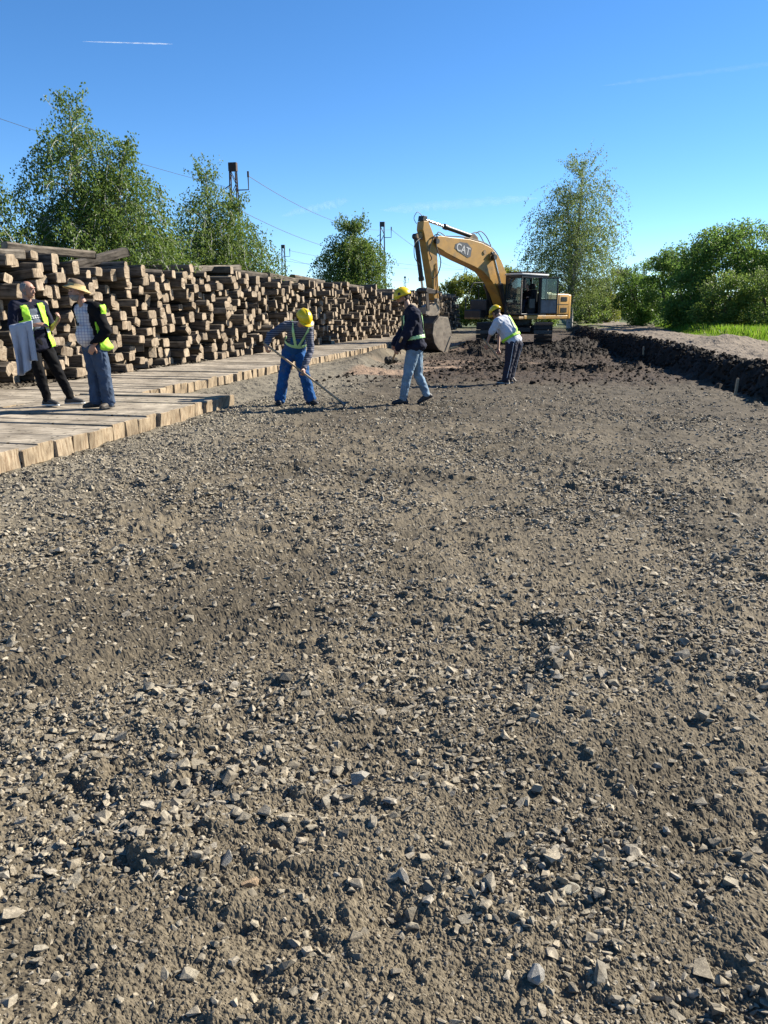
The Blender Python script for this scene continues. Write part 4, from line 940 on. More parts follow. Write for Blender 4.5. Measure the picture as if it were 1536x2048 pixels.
def person(label, loc, J, st, frame=None, group='people at work on the site'):
    """J: joints in metres in a frame with x to the viewer's right, y away, z up; st: clothing"""
    J = {k: np.array(v, float) for k, v in J.items()}
    f = unit(J['front']); up = unit(J['neck'] - J['pelvis']); f = unit(f - up * np.dot(f, up)); sd = np.cross(f, up)   # sd: towards the body's right
    ax = np.array([sd, f, up])
    g = st.get('girth', 1.0); fat = st.get('belly', 0.0)
    ch = J['chest']; pv = J['pelvis']; mid = (ch + pv) / 2
    def torso(e, low=True):
        P = [np.vstack([ball(ch + up * .08, (.165 * g + e, .098 * g + e, .11 + e), ax, 3), ball(mid, (.150 * g + e, .102 * g + e + fat * .3, .10 + e), ax, 3)]),
             np.vstack([ball(J['shA'], .062 * g + e, None), ball(J['shB'], .062 * g + e, None), ball(ch + up * .04, (.12 * g + e, .088 * g + e, .10 + e), ax), ball(J['neck'] - up * .03, .055 + e * .6)])]
        if low: P.append(np.vstack([ball(mid, (.150 * g + e, .102 * g + e, .10 + e), ax, 3), ball(pv, (.160 * g + e, .112 * g + e, .10 + e * .6), ax, 3)]))
        if fat > 0: P.append(np.vstack([ball(mid + f * fat * .75 - up * .02, (.13 * g + e, .10 + e, .14 + e), ax, 3), ball(ch + f * .02, (.14 * g + e, .09 * g + e, .09 + e), ax, 3)]))
        return P
    hf = unit(J['face']); hu0 = unit(J.get('headup', (0, 0, 1))); hu = unit(hu0 - hf * np.dot(hf, hu0)); hs = np.cross(hf, hu); hx = np.array([hs, hf, hu]); hc = J['head']
    def H(s, fr, u): return hc + hs * s + hf * fr + hu * u
    head = [np.vstack([ball(H(0, -.012, .025), (.076, .095, .088), hx, 3), ball(H(0, .028, -.03), (.058, .062, .07), hx, 3), ball(H(0, .058, -.088), (.028, .022, .02), hx)]),
            np.vstack([ball(H(0, .092, .012), .009), ball(H(0, .104, -.024), (.014, .012, .01), hx)]), np.vstack([ball(H(0, .085, .04), (.045, .012, .010), hx)]),
            np.vstack([ball(H(0, .083, -.055), (.024, .012, .010), hx)]),
            np.vstack([ball(H(.079, -.005, -.005), (.008, .018, .030), hx)]), np.vstack([ball(H(-.079, -.005, -.005), (.008, .018, .030), hx)])]
    neck = [np.vstack([ball(J['neck'] - up * .05, .062), ball(H(0, -.03, -.06), .054)])]
    def limb(a, b, r0, r1): return np.vstack([ball(a, r0), ball(b, r1)])
    def arms(e, upper=True, fore=True, e2=None, cut=1.0):
        P = []
        for s in 'AB':
            if upper: P.append(limb(J['sh' + s], J['sh' + s] + (J['el' + s] - J['sh' + s]) * (1 if fore else cut), .055 * g + e, (.043 if fore else .052) + e))
            if fore: P.append(limb(J['el' + s], J['wr' + s] - unit(J['wr' + s] - J['el' + s]) * .015, .043 + e, .029 + (e2 if e2 is not None else e)))
        return P
    def legs(e, e2):
        P = []
        for s in 'AB':
            P += [limb(J['hip' + s], J['kn' + s], .086 * g + e, .056 + e), limb(J['kn' + s], J['an' + s] + np.array([0, 0, .02]), .056 + e, .042 + e2), np.vstack([ball(J['kn' + s] * .55 + J['an' + s] * .45 , .052 + e * .8), ball(J['kn' + s], .055 + e)])]
        return P
    feet = []
    for s in 'AB':
        t = unit(J['toe' + s]); a = J['an' + s]; feet.append(np.vstack([ball(a - np.array([0, 0, .03]) - t * .03, .036), ball(a - np.array([0, 0, .04]) + t * .11, .03)]))
    hands = hand(J['wrA'], J['hdA'], J['hnA'], st.get('curlA', .5), st.get('thA', 1)) + hand(J['wrB'], J['hdB'], J['hnB'], st.get('curlB', .5), st.get('thB', -1))
    body = blend(head + neck + torso(-.012) + arms(-.004) + legs(-.012, -.008) + feet + hands, .0075, 2, .35)
    body.materials.append(SKIN)
    if frame is None:
        az = math.atan2(loc[0], loc[1]); M = Matrix.Translation(loc) @ Matrix.Rotation(-az, 4, 'Z')
    else: M = frame
    o = link('person', body, None); o.matrix_world = M; tag(o, label, 'person', group)
    def child(name, me, mats_=None, parent=o):
        if mats_ is not None:
            me.materials.clear()
            for q in (mats_ if isinstance(mats_, (list, tuple)) else [mats_]): me.materials.append(q)
        return link(name, me, parent)
    # clothes
    e = st.get('ease', .02)
    top = torso(e) + (arms(e + .002, True, st['sleeve'] == 'long', e + .004, .8))
    if st.get('hem'): top.append(np.vstack([ball(pv, (.165 * g + e, .118 * g + e, .10 + e), ax, 3), ball(pv - up * st['hem'], (.17 * g + e, .125 * g + e + .01, .05), ax, 3)]))
    me = blend(top, .0105, 3, .6); wrinkle(me, st.get('fold', .008), 10, len(label)); child(st['top_name'], me, st['top'])
    tr = [np.vstack([ball(pv + up * .03, (.160 * g + .014, .114 * g + .014, .09), ax, 3), ball((J['hipA'] + J['hipB']) / 2, (.155 * g + .016, .115 * g + .016, .09), ax, 3)])] + legs(st.get('leg_ease', .022), st.get('hem_ease', .03))
    me = blend(tr, .0105, 3, .6); wrinkle(me, st.get('fold_leg', .009), 11, len(label) + 3); trousers = child(st.get('bottom_name', 'trousers'), me, st['bottom'])
    for s in 'AB':
        t = unit(J['toe' + s]); a = J['an' + s]; fl = unit((t[0], t[1], 0)); sw = np.cross(t, (0, 0, 1.0)); sw = unit(sw); un = np.cross(sw, t); A3 = np.array([sw, t, un])
        sole = a - un * .075
        me = blend([np.vstack([ball(a - t * .02 - un * .005, (.046, .055, .045), A3), ball(sole - t * .05 + un * .035, (.042, .045, .034), A3), ball(sole + t * .14 + un * .032, (.044, .055, .030), A3), ball(sole + t * .06 + un * .045, (.046, .06, .040), A3)])], .008, 2, .6)
        sh = child('shoe', me, st['shoe'])
        pts = [sole + t * ty + sw * sx for ty, sx in ((-.09, .03), (-.09, -.03), (.05, -.045), (.15, -.046), (.195, -.02), (.195, .02), (.15, .046), (.05, .045))]
        vv = [p - un * .0 for p in pts] + [p + un * .022 for p in pts]; mb = MB(); n = 8
        mb.add([tuple(p) for p in vv], [tuple(range(n))[::-1], tuple(range(n, 2*n))] + [(i, (i+1) % n, n + (i+1) % n, n + i) for i in range(n)]); link('sole', mb.mesh('sole', st.get('sole', BLACKM), bevel=.006), sh)
    # face
    for s in (-1, 1):
        child('eye', hull_to_mesh(ball(H(s * .031, .082, .012), (.013, .007, .006), hx)), EYE)
    child('mouth', hull_to_mesh(ball(H(0, .0925, -.057), (.022, .005, .004), hx)), LIP)
    env = dict(o=o, child=child, torso=torso, f=f, up=up, sd=sd, ch=ch, pv=pv, H=H, hx=hx, hs=hs, hf=hf, hu=hu, head=head, J=J, ax=ax, g=g, arms=arms)
    return env
def hull_to_mesh(pts):
    V, F = hull_mesh(pts); me = bpy.data.meshes.new('h'); me.from_pydata(V, [], F); me.polygons.foreach_set('use_smooth', np.ones(len(F), dtype=bool)); return me
def helmet(P, tilt=0.0, badge=True):
    H = P['H']; n = 28; V, F = [], []; rings = 9
    for i in range(rings):
        a = math.pi / 2 * i / (rings - 1)
        for j in range(n):
            t = 2 * math.pi * j / n; k = 1 + (.05 * max(0, math.cos(t)) if i == 0 else 0)
            ridge = .010 * math.exp(-(math.sin(t) / .16)**2) * math.sin(a)**.5
            V.append(H(.118 * math.cos(a) * math.sin(t), -.004 + .142 * math.cos(a) * math.cos(t) * k, .035 + .128 * math.sin(a) + ridge))
    for i in range(rings - 1):
        for j in range(n): F.append((i*n+j, i*n+(j+1) % n, (i+1)*n+(j+1) % n, (i+1)*n+j))
    me = bpy.data.meshes.new('helmet'); me.from_pydata([tuple(v) for v in V], [], F); me.polygons.foreach_set('use_smooth', np.ones(len(F), dtype=bool))
    o = P['child']('helmet', me, HELM); s = o.modifiers.new('s', 'SOLIDIFY'); s.thickness = .006
    mb = MB(); pts = []
    for j in range(13): t = -1.15 + 2.3 * j / 12; pts.append((.124 * math.sin(t), .142 * math.cos(t), .195 * math.cos(t)))
    V = [H(x, y0 - .02, .034) for x, y0, y1 in pts] + [H(x * 1.03, max(y1, y0), .018) for x, y0, y1 in pts] + [H(x, y0 - .02, .044) for x, y0, y1 in pts] + [H(x * 1.03, max(y1, y0), .026) for x, y0, y1 in pts]; m = 13
    F = [(j, j+1, m+j+1, m+j) for j in range(12)] + [(2*m+j, 3*m+j, 3*m+j+1, 2*m+j+1) for j in range(12)] + [(m+j, m+j+1, 3*m+j+1, 3*m+j) for j in range(12)]
    mb.add([tuple(v) for v in V], F); link('brim', mb.mesh('brim', HELM, smooth=True), o)
    if badge:
        mb = MB(); q = [H(.118 * .93 * s_, .06 + dy, .085 + dz) for s_ in (-1,) for dy, dz in ((-.02, -.02), (.02, -.02), (.02, .02), (-.02, .02))]; q2 = [p - P['hs'] * .012 for p in q]
        mb.add([tuple(p) for p in q + q2], [(0,1,2,3),(4,7,6,5),(0,4,5,1),(1,5,6,2),(2,6,7,3),(3,7,4,0)]); link('helmet_sticker', mb.mesh('helmet_sticker', BLACKM), o)
    return o
def hair(P, m, keep, e=.006, name='hair'):
    H, hx = P['H'], P['hx']
    me = shell([np.vstack([ball(H(0, -.012, .025), (.076 + e, .095 + e, .088 + e), hx, 3), ball(H(0, .028, -.03), (.058 + e, .062 + e, .07 + e), hx, 3)])], keep, .007, .006, [m], None, .0015)
    return P['child'](name, me)
def tloc(P, p):
    d = p - P['pv']; return np.dot(d, P['sd']), np.dot(d, P['f']), np.dot(d, P['up'])

NAVY = mat('navy_cotton', (.011,.013,.029), .9, var=.2, scale=12, spec=.2)
BLACKC = mat('black_cloth', (.0065,.0065,.008), .9, var=.25, scale=12, spec=.15)
JEANS = mat('blue_denim', (.032,.060,.115), .85, var=.28, scale=7, bump=.12, bscale=90)
LJEANS = mat('light_blue_denim', (.17,.26,.35), .85, var=.3, scale=6, dirt=(.16,.16,.15), dscale=4, damt=.3, bump=.12, bscale=90)
DUNG = mat('blue_workwear', (.014,.085,.25), .85, var=.25, scale=7, spec=.2, dirt=(.11,.115,.13), dscale=5, damt=.3)
WHITET = mat('pale_blue_white_cotton', (.54,.57,.64), .85, var=.07, scale=6)
DKSHOE = mat('dark_shoe_leather', (.018,.018,.020), .6, var=.3)
BRSHOE = mat('dusty_brown_shoe', (.07,.055,.042), .7, var=.3)
GREYJ = mat('pale_grey_blue_cloth', (.40,.44,.52), .85, var=.10, scale=6)
STRAW = mat('tan_hat_cloth', (.46,.33,.14), .8, var=.15, scale=14, bump=.15, bscale=50)
BROWNP = mat('brown_patterned_hat_band', (.16,.11,.07), .85, var=.45, scale=22)
def line_mat(name, base, line, sx, sz, width, horiz_only=False):
    m, nt, N, L, P = new_mat(name); tc = N.new('ShaderNodeTexCoord'); sp = N.new('ShaderNodeSeparateXYZ'); L.new(tc.outputs['Object'], sp.inputs[0])
    def band(sock, s):
        a = N.new('ShaderNodeMath'); a.operation = 'MULTIPLY'; a.inputs[1].default_value = s; L.new(sock, a.inputs[0])
        b = N.new('ShaderNodeMath'); b.operation = 'FRACT'; L.new(a.outputs[0], b.inputs[0]); c = N.new('ShaderNodeMath'); c.operation = 'LESS_THAN'; c.inputs[1].default_value = width; L.new(b.outputs[0], c.inputs[0]); return c.outputs[0]
    z = band(sp.outputs['Z'], sz)
    if not horiz_only:
        x = band(sp.outputs['X'], sx); mx_ = N.new('ShaderNodeMath'); mx_.operation = 'MAXIMUM'; L.new(x, mx_.inputs[0]); L.new(z, mx_.inputs[1]); z = mx_.outputs[0]
    mix = N.new('ShaderNodeMixRGB'); mix.inputs[1].default_value = base + (1,); mix.inputs[2].default_value = line + (1,); L.new(z, mix.inputs[0])
    nz = N.new('ShaderNodeTexNoise'); nz.inputs['Scale'].default_value = 9; L.new(tc.outputs['Object'], nz.inputs['Vector'])
    mr = N.new('ShaderNodeMapRange'); mr.inputs['To Min'].default_value = .82; mr.inputs['To Max'].default_value = 1.15; L.new(nz.outputs['Fac'], mr.inputs['Value'])
    vm = N.new('ShaderNodeVectorMath'); vm.operation = 'SCALE'; L.new(mix.outputs[0], vm.inputs[0]); L.new(mr.outputs[0], vm.inputs['Scale'])
    L.new(vm.outputs[0], P.inputs['Base Color']); P.inputs['Roughness'].default_value = .85; return m
CHECK = line_mat('checked_shirt_cloth', (.50,.48,.48), (.16,.15,.24), 26, 26, .13)
STRIPE = line_mat('striped_knit', (.030,.035,.060), (.12,.125,.16), 1, 30, .45, True)
GZ = lambda x, y: float(macro(np.array([x]), np.array([y]))[0])
DECK = .192

# ---- bald man with a pale jacket over his arm
J = dict(head=(-.215, -.03, 1.585), face=(.80, -.58, -.10), neck=(-.24, .0, 1.44), chest=(-.215, 0, 1.20), pelvis=(-.17, .02, .90), front=(.45, -.89, 0),
         shA=(-.405, -.085, 1.37), shB=(-.055, .095, 1.37), elA=(-.455, -.14, 1.07), elB=(.03, .12, 1.07), wrA=(-.15, -.40, 1.13), wrB=(.115, -.10, 1.17),
         hdA=(.9, -.35, .05), hnA=(.1, -.5, .85), hdB=(.35, -.55, .75), hnB=(.9, .3, -.2),
         hipA=(-.26, -.03, .86), hipB=(-.085, .05, .86), knA=(-.185, -.08, .47), knB=(.055, -.01, .48), anA=(-.12, -.02, .085), anB=(.19, .06, .085), toeA=(.75, -.66, 0), toeB=(.96, -.28, 0))
P1 = person('bald man in navy T-shirt and open lime vest, gesturing, pale jacket over his arm', (-6.88, 9.81, DECK), J,
            dict(top=NAVY, top_name='t_shirt', sleeve='short', bottom=BLACKC, shoe=DKSHOE, sole=WSOLE, girth=1.06, belly=.05, ease=.016, hem=.10, leg_ease=.022, hem_ease=.016, curlA=.45, curlB=.75, thA=-1, thB=1))
def k1(p):
    s, f_, u = tloc(P1, p); return (-.10 < u < .50) and not (f_ > .02 and abs(s) < .075 + .10 * max(0, .35 - u)) and not (abs(s) > .165 and u > .30) and not (u > .455 and abs(s) < .065)
P1['child']('safety_vest', shell(P1['torso'](.046) + [np.vstack([ball(P1['pv'], (.235, .17, .10), P1['ax'], 3), ball(P1['pv'] - P1['up'] * .08, (.24, .175, .06), P1['ax'], 3)])], k1, .012, .006, [LIME, GREYR], lambda p: 1 if .10 < tloc(P1, p)[2] < .155 else 0, .007))
def kp(p): s, f_, u = tloc(P1, p); return f_ > .09 and abs(s) < .12 and .16 < u < .44
P1['child']('shirt_front_panel', shell(P1['torso'](.021), kp, .012, .004, [mat('grey_blue_print', (.10,.125,.17), .85)], None, .003))
def kl(p): s, f_, u = tloc(P1, p); return f_ > .09 and abs(s) < .10 and (.335 < u < .352 or .308 < u < .325) and (math.sin(s * 190) > -.55)
P1['child']('shirt_lettering', shell(P1['torso'](.0265), kl, .006, .003, [mat('white_print', (.62,.63,.64), .8)], None, .001))
hair(P1, HAIR_G, lambda p: (lambda d: np.dot(d, P1['hf']) < .018 and np.dot(d, P1['hu']) > -.07 and not (np.dot(d, P1['hu']) > .082))(p - P1['J']['head']), .004)
# the jacket hung over his forearm
def hung_jacket():
    nx, nz = 34, 40; V = []; a = np.array(J['elA']) + [-.03, -.02, .03]; b = np.array(J['wrA']) + [-.045, .03, .035]
    for i in range(nz):
        t = i / (nz - 1)
        for k in range(nx):
            s = k / (nx - 1); top = a * (1 - s) + b * s
            back = t < .12
            drop = max(0, t - .12) / .88
            w = 1 - .22 * math.sin(drop * 2.0) + .16 * drop
            x = top[0] * w + (1 - w) * -.30 + .012 * math.sin(7 * s * 3.1 + 2 * drop) * drop + .02 * drop
            y = top[1] - .060 - .065 * math.sin(s * 14 + 1.5 * drop) * (.15 + drop) - .012 * math.sin(s * 41) * drop + (.09 * (.12 - t) / .12 if back else 0)
            ln = .60 + .06 * math.sin(s * 5 + .5) - .05 * (s > .62)
            V.append((x, y, top[2] + .012 * math.sin(t / .12 * math.pi) * back - drop * ln))
    F = [(i*nx+k, i*nx+k+1, (i+1)*nx+k+1, (i+1)*nx+k) for i in range(nz-1) for k in range(nx-1)]
    me = bpy.data.meshes.new('hung_jacket'); me.from_pydata(V, [], F); me.polygons.foreach_set('use_smooth', np.ones(len(F), dtype=bool)); me.materials.append(GREYJ)
    o = link('hung_jacket', me); o.matrix_world = P1['o'].matrix_world; s = o.modifiers.new('s', 'SOLIDIFY'); s.thickness = .012
    tag(o, 'pale grey-blue jacket hanging from the bald man\'s forearm', 'jacket')
hung_jacket()

# ---- man in the sun hat
J = dict(head=(-.165, -.03, 1.545), face=(-.95, -.28, -.02), neck=(-.09, 0, 1.40), chest=(-.055, 0, 1.16), pelvis=(-.005, 0, .86), front=(-.86, -.5, 0),
         shA=(-.155, .15, 1.335), shB=(.055, -.15, 1.335), elA=(-.10, .24, 1.04), elB=(.165, -.22, 1.05), wrA=(-.14, .15, .86), wrB=(-.015, -.235, .865),
         hdA=(-.3, -.2, -.9), hnA=(.3, .9, 0), hdB=(-.45, .15, -.85), hnB=(-.2, -.95, 0),
         hipA=(-.05, .08, .83), hipB=(.035, -.085, .83), knA=(-.045, .07, .45), knB=(.085, -.07, .45), anA=(-.045, .06, .085), anB=(.115, -.05, .085), toeA=(-.96, -.25, 0), toeB=(-.62, -.78, 0))
P2 = person('stout bearded man in tan sun hat, checked shirt, dark jacket and lime vest', (-6.10, 9.66, DECK), J,
            dict(top=CHECK, top_name='checked_shirt', sleeve='short', bottom=JEANS, shoe=BRSHOE, girth=1.05, belly=.13, ease=.014, leg_ease=.034, hem_ease=.05, fold_leg=.012, curlA=.5, curlB=.6, thA=1, thB=-1))
def k2(p): s, f_, u = tloc(P2, p); return u > .03 and not (f_ > .035 - .0 * u and abs(s) < .17) and not (u > .50 and abs(s) < .07)
P2['child']('dark_jacket', shell(P2['torso'](.032) + P2['arms'](.026), k2, .012, .008, [BLACKC], None, .008))
def k2v(p): s, f_, u = tloc(P2, p); return -.10 < u < .50 and f_ < .045 and not (abs(s) > .15 and u > .30 and f_ > -.03) and not (u > .46 and abs(s) < .07)
P2['child']('safety_vest', shell([np.vstack([q, q + np.array([0, 0, -.0])]) for q in P2['torso'](.068)] + [np.vstack([ball(P2['pv'] - P2['f'] * .03, (.225, .17, .10), P2['ax'], 3), ball(P2['pv'] - P2['f'] * .05 - P2['up'] * .06, (.235, .175, .06), P2['ax'], 3)])], k2v, .012, .006, [LIME, GREYR], lambda p: 1 if .09 < tloc(P2, p)[2] < .145 else 0, .008))
hair(P2, HAIR_G, lambda p: (lambda d: np.dot(d, P2['hu']) < -.035 and np.dot(d, P2['hf']) > .0)(p - P2['J']['head']), .010, 'beard')
def sun_hat(P):
    H = P['H']; n = 32; V, F = [], []; prof = [(.0, .155), (.05, .15), (.085, .125), (.10, .085), (.103, .050), (.120, .044), (.140, .032), (.160, .018), (.165, .014)]
    for r_, z in prof:
        for j in range(n):
            t = 2 * math.pi * j / n; wv = 1 + .04 * math.sin(3 * t) * (r_ > .12)
            dz = -.035 * abs(math.sin(t)) * max(0, (r_ - .1) / .1) 
            V.append(H(r_ * .92 * math.sin(t) * wv, -.012 + r_ * 1.08 * math.cos(t) * wv, z + dz * .5 + .022 + .30 * r_ * math.cos(t)))
    for i in range(len(prof) - 1):
        for j in range(n): F.append((i*n+j, i*n+(j+1) % n, (i+1)*n+(j+1) % n, (i+1)*n+j))
    me = bpy.data.meshes.new('sun_hat'); me.from_pydata([tuple(v) for v in V], [], F); me.materials.append(STRAW); me.materials.append(BROWNP)
    me.polygons.foreach_set('material_index', np.array([1 if 0 <= i < 3 else 0 for i in range(len(prof) - 1) for j in range(n)], dtype=np.int32)); me.polygons.foreach_set('use_smooth', np.ones(len(F), dtype=bool))
    o = link('sun_hat', me, P['o']); s = o.modifiers.new('s', 'SOLIDIFY'); s.thickness = .005
sun_hat(P2)
mb = MB(); q = P2['ch'] + P2['f'] * .20 + P2['sd'] * -.07 - P2['up'] * .0
mb.box((-.035, -.006, -.02), (.035, .006, .02)); link('pocket_sunglasses', mb.mesh('pocket_sunglasses', BLACKM, bevel=.006), P2['o'], Matrix.Translation(q.tolist()) @ Matrix.Rotation(R(120), 4, 'Z'))

# ---- worker in blue dungarees with a hoe
J = dict(head=(.165, -.36, 1.375), face=(.40, -.62, -.68), headup=(.25, -.55, .8), neck=(.11, -.22, 1.30), chest=(.065, -.10, 1.13), pelvis=(0, .12, .86), front=(.15, -.98, -.1),
         shA=(-.125, -.17, 1.275), shB=(.245, -.18, 1.215), elA=(-.375, -.22, 1.125), elB=(.265, -.26, .905), wrA=(-.435, -.32, .97), wrB=(.145, -.43, .625),
         hdA=(.1, -.35, -.5), hnA=(-.9, -.3, .1), hdB=(.0, -.45, -.75), hnB=(.85, -.2, .2),
         hipA=(-.09, .10, .83), hipB=(.09, .10, .83), knA=(-.185, -.03, .46), knB=(.165, -.05, .46), anA=(-.25, .02, .085), anB=(.245, -.02, .085), toeA=(-.25, -.95, 0), toeB=(.62, -.78, 0))
x, y = -4.10, 12.16
P3 = person('worker in blue dungarees and yellow helmet bending over a hoe', (x, y, GZ(x, y)), J,
            dict(top=STRIPE, top_name='striped_jumper', sleeve='long', bottom=DUNG, bottom_name='dungarees', shoe=DKSHOE, girth=.98, ease=.016, leg_ease=.034, hem_ease=.055, fold_leg=.012, curlA=.95, curlB=.95, thA=-1, thB=1))
def k3(p): s, f_, u = tloc(P3, p); return (u < .17 or (f_ > .03 and abs(s) < .115 and u < .36))
P3['child']('dungaree_bib', shell(P3['torso'](.026), k3, .012, .006, [DUNG], None, .006))
def k3s(p):
    s, f_, u = tloc(P3, p)
    belt = .185 < u < .235
    vee = u >= .22 and u < .58 and abs(abs(s) - (.015 + .33 * (u - .2))) < .022 and abs(s) < .13
    return belt or vee
P3['child']('reflective_harness', shell(P3['torso'](.036), k3s, .009, .005, [PALE], None, .003))
helmet(P3, badge=False)
hair(P3, HAIR_B, lambda p: (lambda d: np.dot(d, P3['hf']) < -.01 and np.dot(d, P3['hu']) > -.07)(p - P3['J']['head']), .004)
WOODH = mat('worn_wooden_handle', (.42,.29,.17), .7, var=.2, scale=14)
STEEL = mat('dull_tool_steel', (.16,.15,.14), .5, .5, var=.3, scale=16)
def local_thing(name, label, cat, P, parts_):
    root = empty(name); root.matrix_world = P['o'].matrix_world; tag(root, label, cat, 'hand tools in use')
    for nm, mb, m, kw in parts_: link(nm, mb.mesh(nm, m, **kw), root)
    return root
h0, h1 = np.array((-.475, -.335, 1.02)), np.array((.755, -.62, .075))
a = MB(); a.tube([h0, (h0 + h1) / 2 + [0, 0, .008], h1], [.016, .017, .018], 10)
b = MB(); dd = unit(h1 - h0); b.tube([h1 - dd * .10, h1 + dd * .03], .022, 10)
b.add([tuple(h1 + np.array(q)) for q in [(-.02, -.11, .02), (-.02, .11, .02), (.0, .11, -.10), (.0, -.11, -.10), (.0, -.11, .02), (.0, .11, .02), (.012, .11, -.10), (.012, -.11, -.10)]], [(0,1,2,3), (4,7,6,5), (0,4,5,1), (1,5,6,2), (2,6,7,3), (3,7,4,0)])
b.tube([h1 + [0, 0, .0], h1 + [.09, .02, .03]], .012, 8)
local_thing('hoe', 'long-handled hoe held by the worker in blue dungarees', 'hoe', P3, [('handle', a, WOODH, dict(smooth=True)), ('blade', b, STEEL, {})])

# ---- worker in a navy hoodie with a shovel
J = dict(head=(-.075, 0, 1.70), face=(-.93, -.18, -.30), neck=(.03, 0, 1.53), chest=(.085, 0, 1.30), pelvis=(.125, 0, .95), front=(-.98, -.18, 0),
         shA=(.055, .185, 1.45), shB=(.105, -.185, 1.45), elA=(-.06, .22, 1.17), elB=(-.005, -.24, 1.16), wrA=(-.20, .14, .99), wrB=(-.145, -.20, .93),
         hdA=(-.3, .1, -.9), hnA=(-.4, .9, 0), hdB=(-.35, .25, -.85), hnB=(-.3, -.95, 0),
         hipA=(.14, .08, .91), hipB=(.11, -.085, .91), knA=(.185, .08, .485), knB=(.005, -.10, .475), anA=(.325, .09, .145), anB=(-.06, -.07, .085), toeA=(-.86, -.1, -.42), toeB=(-.98, -.18, 0))
x, y = -2.32, 12.62
P4 = person('worker in navy hoodie, light jeans and yellow helmet walking with a shovel', (x, y, GZ(x, y)), J,
            dict(top=NAVY, top_name='hoodie', sleeve='long', bottom=LJEANS, shoe=DKSHOE, girth=1.13, ease=.040, hem=.02, leg_ease=.024, hem_ease=.022, fold=.012, fold_leg=.010, curlA=.95, curlB=.95, thA=1, thB=-1))
nb = P4['J']['neck']; P4['child']('hood', blend([np.vstack([ball(nb + [.05, -.10, .0], .06), ball(nb + [.05, .10, .0], .06), ball(nb + [.12, 0, -.06], .07), ball(nb + [.03, -.07, .04], .04), ball(nb + [.03, .07, .04], .04)])], .009, 3), NAVY)
P4['child']('hood_lining', blend([np.vstack([ball(nb + [.03, -.07, .055], .034), ball(nb + [.03, .07, .055], .034), ball(nb + [.075, 0, .055], .04)])], .009, 3), mat('tan_fleece', (.34,.27,.19), .95, var=.2, bump=.3, bscale=60))
def k4(p):
    s, f_, u = tloc(P4, p)
    belt = abs(u - (.135 + .0 * s)) < .027
    vee = f_ < .03 and u > .13 and u < .50 and abs(abs(s) - (.015 + .30 * (u - .13))) < .022
    vee2 = f_ >= .03 and u > .13 and u < .50 and abs(abs(s) - .10) < .02
    return belt or vee or vee2
P4['child']('reflective_harness', shell(P4['torso'](.058), k4, .009, .005, [PALE], None, .003))
helmet(P4)
hair(P4, HAIR_B, lambda p: (lambda d: np.dot(d, P4['hf']) < -.02 and np.dot(d, P4['hu']) > -.06)(p - P4['J']['head']), .004)
hair(P4, HAIR_B, lambda p: (lambda d: np.dot(d, P4['hu']) < -.045 and np.dot(d, P4['hf']) > .01)(p - P4['J']['head']), .003, 'beard')
h0, h1 = np.array((-.115, -.27, 1.02)), np.array((-.245, .34, .70))
a = MB(); a.tube([h0 - (h1 - h0) * .25, h0, h1], .017, 10)
b = MB(); dd = unit(h1 - h0); b.tube([h1 - dd * .06, h1 + dd * .08], .02, 8)
o_ = h1 + dd * .06; side = np.array((.96, .22, 0)); 
V, F = [], []
for i in range(6):
    for j in range(7):
        t, w = i / 5, (j / 6 - .5) * 2; wd = .115 * (1 - .55 * max(0, t - .55)**1.2 * 2)
        V.append(tuple(o_ + np.array((-.1, .95, -.12)) * .29 * t + side * w * wd + np.array((0, 0, .028 * w * w - .02 * math.sin(t * 3.1)))))
for i in range(5):
    for j in range(6): F.append((i*7+j, i*7+j+1, (i+1)*7+j+1, (i+1)*7+j))
n0 = len(V); V += [(v[0], v[1], v[2] - .006) for v in V]; F += [tuple(q + n0 for q in f_[::-1]) for f_ in F]
b.add(V, F)
sh = local_thing('shovel', 'shovel with a heap of soil on its blade, carried by the worker in the hoodie', 'shovel', P4, [('handle', a, WOODH, dict(smooth=True)), ('blade', b, STEEL, {})])
c0 = o_ + np.array((-.02, .14, .0)); me = blend([np.vstack([ball(c0 + [random.uniform(-.07, .07), random.uniform(-.09, .09), random.uniform(0, .03)], random.uniform(.03, .05)) for q in range(6)]) for z in range(5)], .012, 1)
wrinkle(me, .018, 26, 3); me.materials.append(mat('shovelled_soil', (.045,.038,.030), .95, var=.4, scale=20, bump=.6, bscale=40)); so = link('soil_load', me); so.matrix_world = P4['o'].matrix_world; tag(so, 'dark lump of soil lying on the shovel blade', 'soil')

# ---- worker in a white T-shirt, stooping
J = dict(head=(-.265, .10, 1.455), face=(-.62, .55, -.56), headup=(-.5, .35, .8), neck=(-.17, .06, 1.37), chest=(-.07, .03, 1.215), pelvis=(.125, -.02, .885), front=(-.72, .45, -.35),
         shA=(-.225, -.135, 1.275), shB=(-.065, .21, 1.31), elA=(-.365, -.15, 1.03), elB=(-.19, .28, 1.04), wrA=(-.435, -.14, .83), wrB=(-.19, .10, .70),
         hdA=(-.1, .15, -.95), hnA=(-.5, -.85, 0), hdB=(.2, -.4, -.85), hnB=(-.3, .9, 0),
         hipA=(.085, -.09, .85), hipB=(.17, .07, .85), knA=(.05, -.085, .46), knB=(.12, .07, .46), anA=(-.01, -.08, .085), anB=(.06, .06, .085), toeA=(-.92, .30, 0), toeB=(-.85, .45, 0))
x, y = -.93, 16.75
PANTS = mat('navy_tracksuit', (.012,.013,.032), .8, var=.2)
P5 = person('worker in white T-shirt and yellow helmet stooping with his back turned', (x, y, GZ(x, y)), J,
            dict(top=WHITET, top_name='t_shirt', sleeve='short', bottom=PANTS, shoe=BRSHOE, sole=WSOLE, girth=1.24, belly=.10, ease=.024, leg_ease=.040, hem_ease=.045, curlA=.95, curlB=.95, thA=1, thB=-1))
